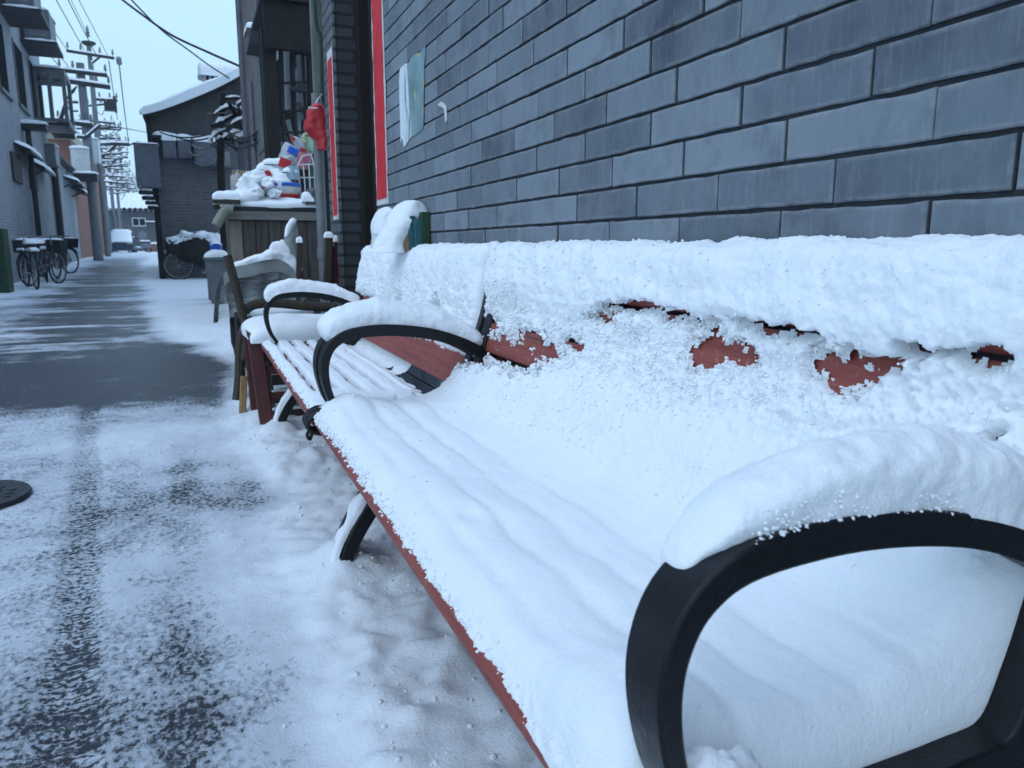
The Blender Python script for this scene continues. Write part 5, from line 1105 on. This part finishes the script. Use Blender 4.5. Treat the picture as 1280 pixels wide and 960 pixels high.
wire([at(162,181,47.8),at(168,179,36),at(172,178,26),at(176,181,20.4)],.04,'bundled cable from the third pole arm to the electric cabinet')
wire([at(116,157,34),at(140,158,40),at(165,162,60),at(186,166,70)],.03,'level wire crossing the sky behind the gable house eave')

# ------------------------------------------------------------------ alley end
t = thing('end_house', 'grey house with a snow-ribbed roof and a white window closing the alley', 'house', (-4,75,gz(75)))
xa, xb = at(143,300,75).x-1, 4.0; zE = at(165,262,75).z; zR = at(165,243,77.5).z
b = MB(); b.box((xa,75,.2),(xb,80,zE)); obj('wall', b, BR_FAR, t, smooth=0)
b = MB(); b.prism([(74.5,zE-.05),(77.5,zR),(80.5,zE-.05),(80.5,zE-.2),(74.5,zE-.2)], xa-.2, xb, 'X'); obj('roof', b, DARK, t)
n_ = int((xb-xa+.2)/.06); xs_ = np.linspace(xa-.25, xb, n_); vs_ = np.linspace(0,1,8); A_, B_ = np.meshgrid(xs_, vs_, indexing='ij')
b = MB(); b.grid(A_, 74.42+3.08*B_, zE-.02+(zR-zE+.06)*B_+.12+.05*np.cos(A_*2*math.pi/.42)+.05*fbm(np.stack([A_, B_*3, 0*A_], -1), 1, 2)); obj('roof_snow', b, SNOWF, t, smooth=180)
b = MB()
for k in range(int((xb-xa)/.42)): b.lathe([(.10,0),(.12,.12)], (xa+.1+.42*k,74.40,zE-.08), 8, 'Y')
obj('eave_tiles', b, GREYM, t)
a, c = at(165.5,283,74.95), at(182,272,74.95); b = MB(); b.box((a.x,74.93,a.z),(c.x,74.999,c.z)); w = obj('window', b, WHITEM, t)
for f0, f1 in ((.08,.47),(.55,.93)):
    b = MB(); b.box((a.x+(c.x-a.x)*f0,74.92,a.z+.10),(a.x+(c.x-a.x)*f1,74.929,c.z-.10)); obj('pane', b, GLASSD, w)
p = at(188,278,74.9); b = MB(); b.box((p.x-.4,74.5,p.z-.05),(p.x+1.5,74.99,p.z+.02)); o = obj('canopy', b, METAL, t); b = MB(); b.box((p.x-.42,74.48,p.z+.021),(p.x+1.5,74.99,p.z+.12)); obj('canopy_snow', b, SNOWF, o, bevel=.03)
p = at(178,294,74.98); b = MB(); b.lathe([(.35,-.02),(.35,0)], (p.x,74.98,p.z), 20, 'Y'); obj('pale_plaque', b, GREYM2, t)
# snow-covered hatchback facing the camera
cx_ = at(150,310,60).x; g0 = float(gz(60)); t = thing('parked_car', 'small dark blue car parked at the alley end, windscreen and bonnet white with snow', 'car', (cx_,61.5,g0))
def car_sec(hw, pts): return [(cx_+s*x*hw, z+g0) for s, x, z in pts]
yS = [60,60.12,60.9,61.5,62.2,63.2,63.9,64.05]; hoodz = [.62,.80,.95,1.42,1.55,1.52,1.25,.7]; vs=[]; nS=14
for y, hz in zip(yS, hoodz):
    bw = .84 if 60 < y < 64 else .74
    prof = [(-bw,.22),(-bw-.02,.5),(-bw,.80 if hz > .8 else hz*.85)]
    tw = bw-.12 if hz < 1 else .62
    prof += [(-tw,hz-.06),(-tw*.7,hz-.01),(-tw*.3,hz)]; prof += [(tw*.3,hz),(tw*.7,hz-.01),(tw,hz-.06),(bw,.80 if hz > .8 else hz*.85),(bw+.02,.5),(bw,.22),(.3,.2),(-.3,.2)]
    vs += [(cx_+x, y, g0+z) for x, z in prof]
b = MB(); b.add(vs, [(i*nS+k, i*nS+(k+1) % nS, (i+1)*nS+(k+1) % nS, (i+1)*nS+k) for i in range(7) for k in range(nS)]+[tuple(range(nS)), tuple(7*nS+k for k in range(nS))]); obj('body', b, CARP, t, bevel=.02)
gy_ = np.linspace(60.05, 63.8, 40); gxx = np.linspace(-.8,.8,24); A_, B_ = np.meshgrid(gxx, gy_, indexing='ij'); hz = np.interp(B_, yS, hoodz); wl = np.interp(hz, [.6,.95,1.4], [.78,.76,.66])
e = np.clip(1-abs(A_/.8)**6,0,1)*np.clip(1-abs((B_-61.9)/1.9)**10,0,1); b = MB(); b.grid(cx_+A_*wl/.8, B_, g0+hz-.05*(abs(A_/.8)**4)-.03+.15*e**.5+.02*fbm(np.stack([A_, B_, 0*A_], -1), 3, 2)); obj('snow_cover', b, SNOWF, t, smooth=180)
for s in (-1,1):
    b = MB(); b.cbox((cx_+s*.60,59.99,g0+.66),(.30,.06,.14)); obj('headlight', b, STEEL, t, bevel=.02)
    b = MB(); b.cbox((cx_+s*.98,61.2,g0+1.02),(.2,.12,.14)); obj('mirror', b, CARP, t, bevel=.03)
    for y in (60.75,63.2):
        b = MB(); b.lathe([(.20,-.1),(.29,-.1),(.31,-.06),(.31,.06),(.29,.1),(.20,.1)], (cx_+s*.76,y,g0+.31), 20, 'X'); w = obj('wheel', b, RUBBER, t); b = MB(); b.lathe([(.19,-.105),(.19,.105)], (cx_+s*.76,y,g0+.31), 14, 'X'); obj('rim', b, STEEL, w)
b = MB(); b.box((cx_-.45,59.965,g0+.42),(cx_+.45,59.99,g0+.56)); obj('grille', b, METAL, t)
b = MB(); b.box((cx_-.22,59.95,g0+.36),(cx_+.22,59.964,g0+.48)); obj('number_plate', b, M('blue_plate', (.03,.08,.3), .5, .2, 5), t)
b = MB(); b.box((cx_-.8,59.9,g0+.22),(cx_+.8,60.05,g0+.40)); obj('bumper', b, CARP, t, bevel=.04)
sx = at(174,312,62).x; g1 = float(gz(62)); t = thing('motor_scooter', 'snowy motor scooter standing right of the parked car', 'scooter', (sx,62,g1))
for x in (-.55,.6):
    b = MB(); b.tube([(sx+x+.2*math.cos(a),62,g1+.22+.2*math.sin(a)) for a in np.linspace(0,2*math.pi,16,endpoint=False)], .055, 8, closed=True); obj('wheel', b, RUBBER, t)
b = MB(); b.tube(catmull([(sx-.5,62,g1+.25),(sx-.42,62,g1+.75),(sx-.36,62,g1+1.05)],4), .05, 8); b.cbox((sx,62,g1+.3),(.5,.3,.08)); b.cbox((sx+.45,62,g1+.5),(.65,.3,.36)); obj('body', b, GREYM2, t, bevel=.04)
b = MB(); b.tube([(sx-.36,61.7,g1+1.06),(sx-.36,62.3,g1+1.06)], .02, 6); obj('handlebar', b, METAL, t)
b = MB(); b.cbox((sx+.42,62,g1+.74),(.7,.28,.1)); obj('saddle', b, RUBBER, t, bevel=.03)
for x, z, lx in ((.42,.79,.7),(-.05,.34,.4),(-.36,1.06,.2)): b = MB(); snow_slab(b, (sx+x,62,g1+z), lx, .3, .1, n=12, seed=x); obj('snow_cap', b, SNOWF, t, smooth=180)
box_px(189,305,197,315,66,.5,'brick_planter',MUDRED,'small red brick planter topped with snow beside the alley end wall','planter',None,.14,'planter')
# bare trees far behind the end house
def bare_tree(px, py, Y, lab, seed):
    rr = random.Random(seed); p = at(px, py, Y); H = p.z-gz(Y); x = p.x; t = thing('bare_tree', lab, 'tree', (x,Y,gz(Y)), 'bare trees behind the end house'); tb = MB(); cb = MB()
    tb.tube([(x,Y,gz(Y)-.2),(x+.1,Y,gz(Y)+H*.3),(x,Y,gz(Y)+H*.6)], [.22,.17,.1], 8); obj('trunk', tb, WOODB, t)
    def br(p, d, L, r, dep):
        q = p+d*L; cb.tube([p, p.lerp(q,.5)+Vector((rr.uniform(-.06,.06),0,rr.uniform(-.06,.06)))*L, q], [r,r*.8,r*.6], 4)
        if dep:
            for k in range(4): br(p.lerp(q, rr.uniform(.4,1)), (d+Vector((rr.uniform(-.8,.8),rr.uniform(-.8,.8),rr.uniform(-.2,.7)))).normalized(), L*rr.uniform(.5,.75), r*.55, dep-1)
    for k in range(9): br(Vector((x,Y,gz(Y)+H*(.25+.35*k/9))), Vector((rr.uniform(-.9,.9),rr.uniform(-.6,.6),.7)).normalized(), H*.28, .06, 3)
    obj('crown', cb, M('haze_grey_twigs', (.20,.20,.21), .9, .3, 5), t)  # distance haze is put into the grey of the twigs
bare_tree(172,205,92,'bare haze-grey tree left behind the snow roof at the alley end',3)
bare_tree(188,198,98,'bare haze-grey tree right behind the snow roof, close to the gable house eave',9)

# manhole, bare of snow
p = np.array((-.68,3.07)); t = thing('manhole_cover', 'dark round wet manhole cover at the left edge of the near snow', 'manhole cover', (-.80,3.08,gz(3.07)))
b = MB(); b.lathe([(.0,.022),(.17,.022),(.175,.026),(.19,.026),(.195,.016)], (-.80,3.08,0), 40); b.f = [f for f in b.f if len(f) == 4]
for k in range(-3,4):
    for l in range(-3,4):
        if k*k+l*l < 13: b.cbox((-.80+.042*k,3.08+.042*l,.0225),(.02,.02,.004),(0,0,.78))
obj('lid', b, M('wet_cast_iron', (.03,.034,.04), .4, .5, 22, bump=.004), t, smooth=30)

# ------------------------------------------------------------------ light, air, camera
hz_ = bpy.data.materials.new('cold_air'); hz_.use_nodes = True; hn = hz_.node_tree; hn.nodes.clear()
ho = hn.nodes.new('ShaderNodeOutputMaterial'); hv = hn.nodes.new('ShaderNodeVolumePrincipled'); hn.links.new(hv.outputs[0], ho.inputs['Volume'])
hv.inputs['Color'].default_value = (.80,.90,1,1); hv.inputs['Density'].default_value = .0015; hv.inputs['Anisotropy'].default_value = 0
b = MB(); b.box((-170,-45,-1.2),(170,430,14)); h = obj('haze', b, hz_, smooth=0); h['kind'] = 'stuff'
W = bpy.data.worlds.new('World'); S.world = W; W.use_nodes = True
nt = W.node_tree; bg = nt.nodes['Background']; sky = nt.nodes.new('ShaderNodeTexSky')
SUN_EL, SUN_AZ = R(52), R(235)       # azimuth clockwise from the alley direction (+Y): behind and to the left
sky.sky_type = 'NISHITA'; sky.sun_disc = False; sky.sun_elevation = SUN_EL; sky.sun_rotation = SUN_AZ
sky.air_density = 1.0; sky.dust_density = 1.5; sky.ozone_density = 2.0
# a closed pale cloud deck over the clear sky, brighter towards the zenith as overcast skies are
def wn(t, **k):
    n = nt.nodes.new(t)
    for a, v in k.items(): setattr(n, a, v)
    return n
tc = wn('ShaderNodeTexCoord'); sp = wn('ShaderNodeSeparateXYZ'); nt.links.new(tc.outputs['Generated'], sp.inputs[0])
rp = wn('ShaderNodeValToRGB'); nt.links.new(sp.outputs[2], rp.inputs[0]); e = rp.color_ramp.elements
e[0].position = 0; e[0].color = (6.6,9.8,12.4,1); e[1].position = .85; e[1].color = (8.2,12.2,18.6,1)
e2 = e.new(.2); e2.color = (6.4,9.9,12.4,1)
mx = wn('ShaderNodeMix', data_type='RGBA'); mx.inputs[0].default_value = .85
nt.links.new(sky.outputs[0], mx.inputs[6]); nt.links.new(rp.outputs[0], mx.inputs[7])
nt.links.new(mx.outputs[2], bg.inputs[0]); bg.inputs[1].default_value = .10
sl_ = bpy.data.lights.new('sun', 'SUN'); sl_.energy = .5; sl_.angle = R(60); sl_.color = (1,.97,.93)
so = bpy.data.objects.new('sun', sl_); COL.objects.link(so)
dv = Vector((math.sin(SUN_AZ)*math.cos(SUN_EL), math.cos(SUN_AZ)*math.cos(SUN_EL), math.sin(SUN_EL)))
so.rotation_euler = dv.to_track_quat('Z', 'Y').to_euler()
cam = bpy.data.cameras.new('camera'); co = bpy.data.objects.new('camera', cam); COL.objects.link(co); S.camera = co
cam.sensor_fit = 'HORIZONTAL'; cam.sensor_width = 36; cam.lens = 36*FPX/1280; cam.clip_start = .02; cam.clip_end = 2000
co.location = (0,0,CAMZ)
co.rotation_euler = Matrix(((_r[0],_u[0],-_f[0]),(_r[1],_u[1],-_f[1]),(_r[2],_u[2],-_f[2]))).to_euler()
cam.dof.use_dof = True; cam.dof.focus_distance = 1.25; cam.dof.aperture_fstop = 13
vs = S.view_settings; vs.view_transform = 'Standard'; vs.look = 'None'; vs.gamma = 1; vs.exposure = 0.03; vs.use_curve_mapping = False
S.render.engine = 'CYCLES'; cy = S.cycles
cy.max_bounces = 6; cy.diffuse_bounces = 4; cy.glossy_bounces = 3; cy.transmission_bounces = 4; cy.transparent_max_bounces = 8; cy.volume_bounces = 0
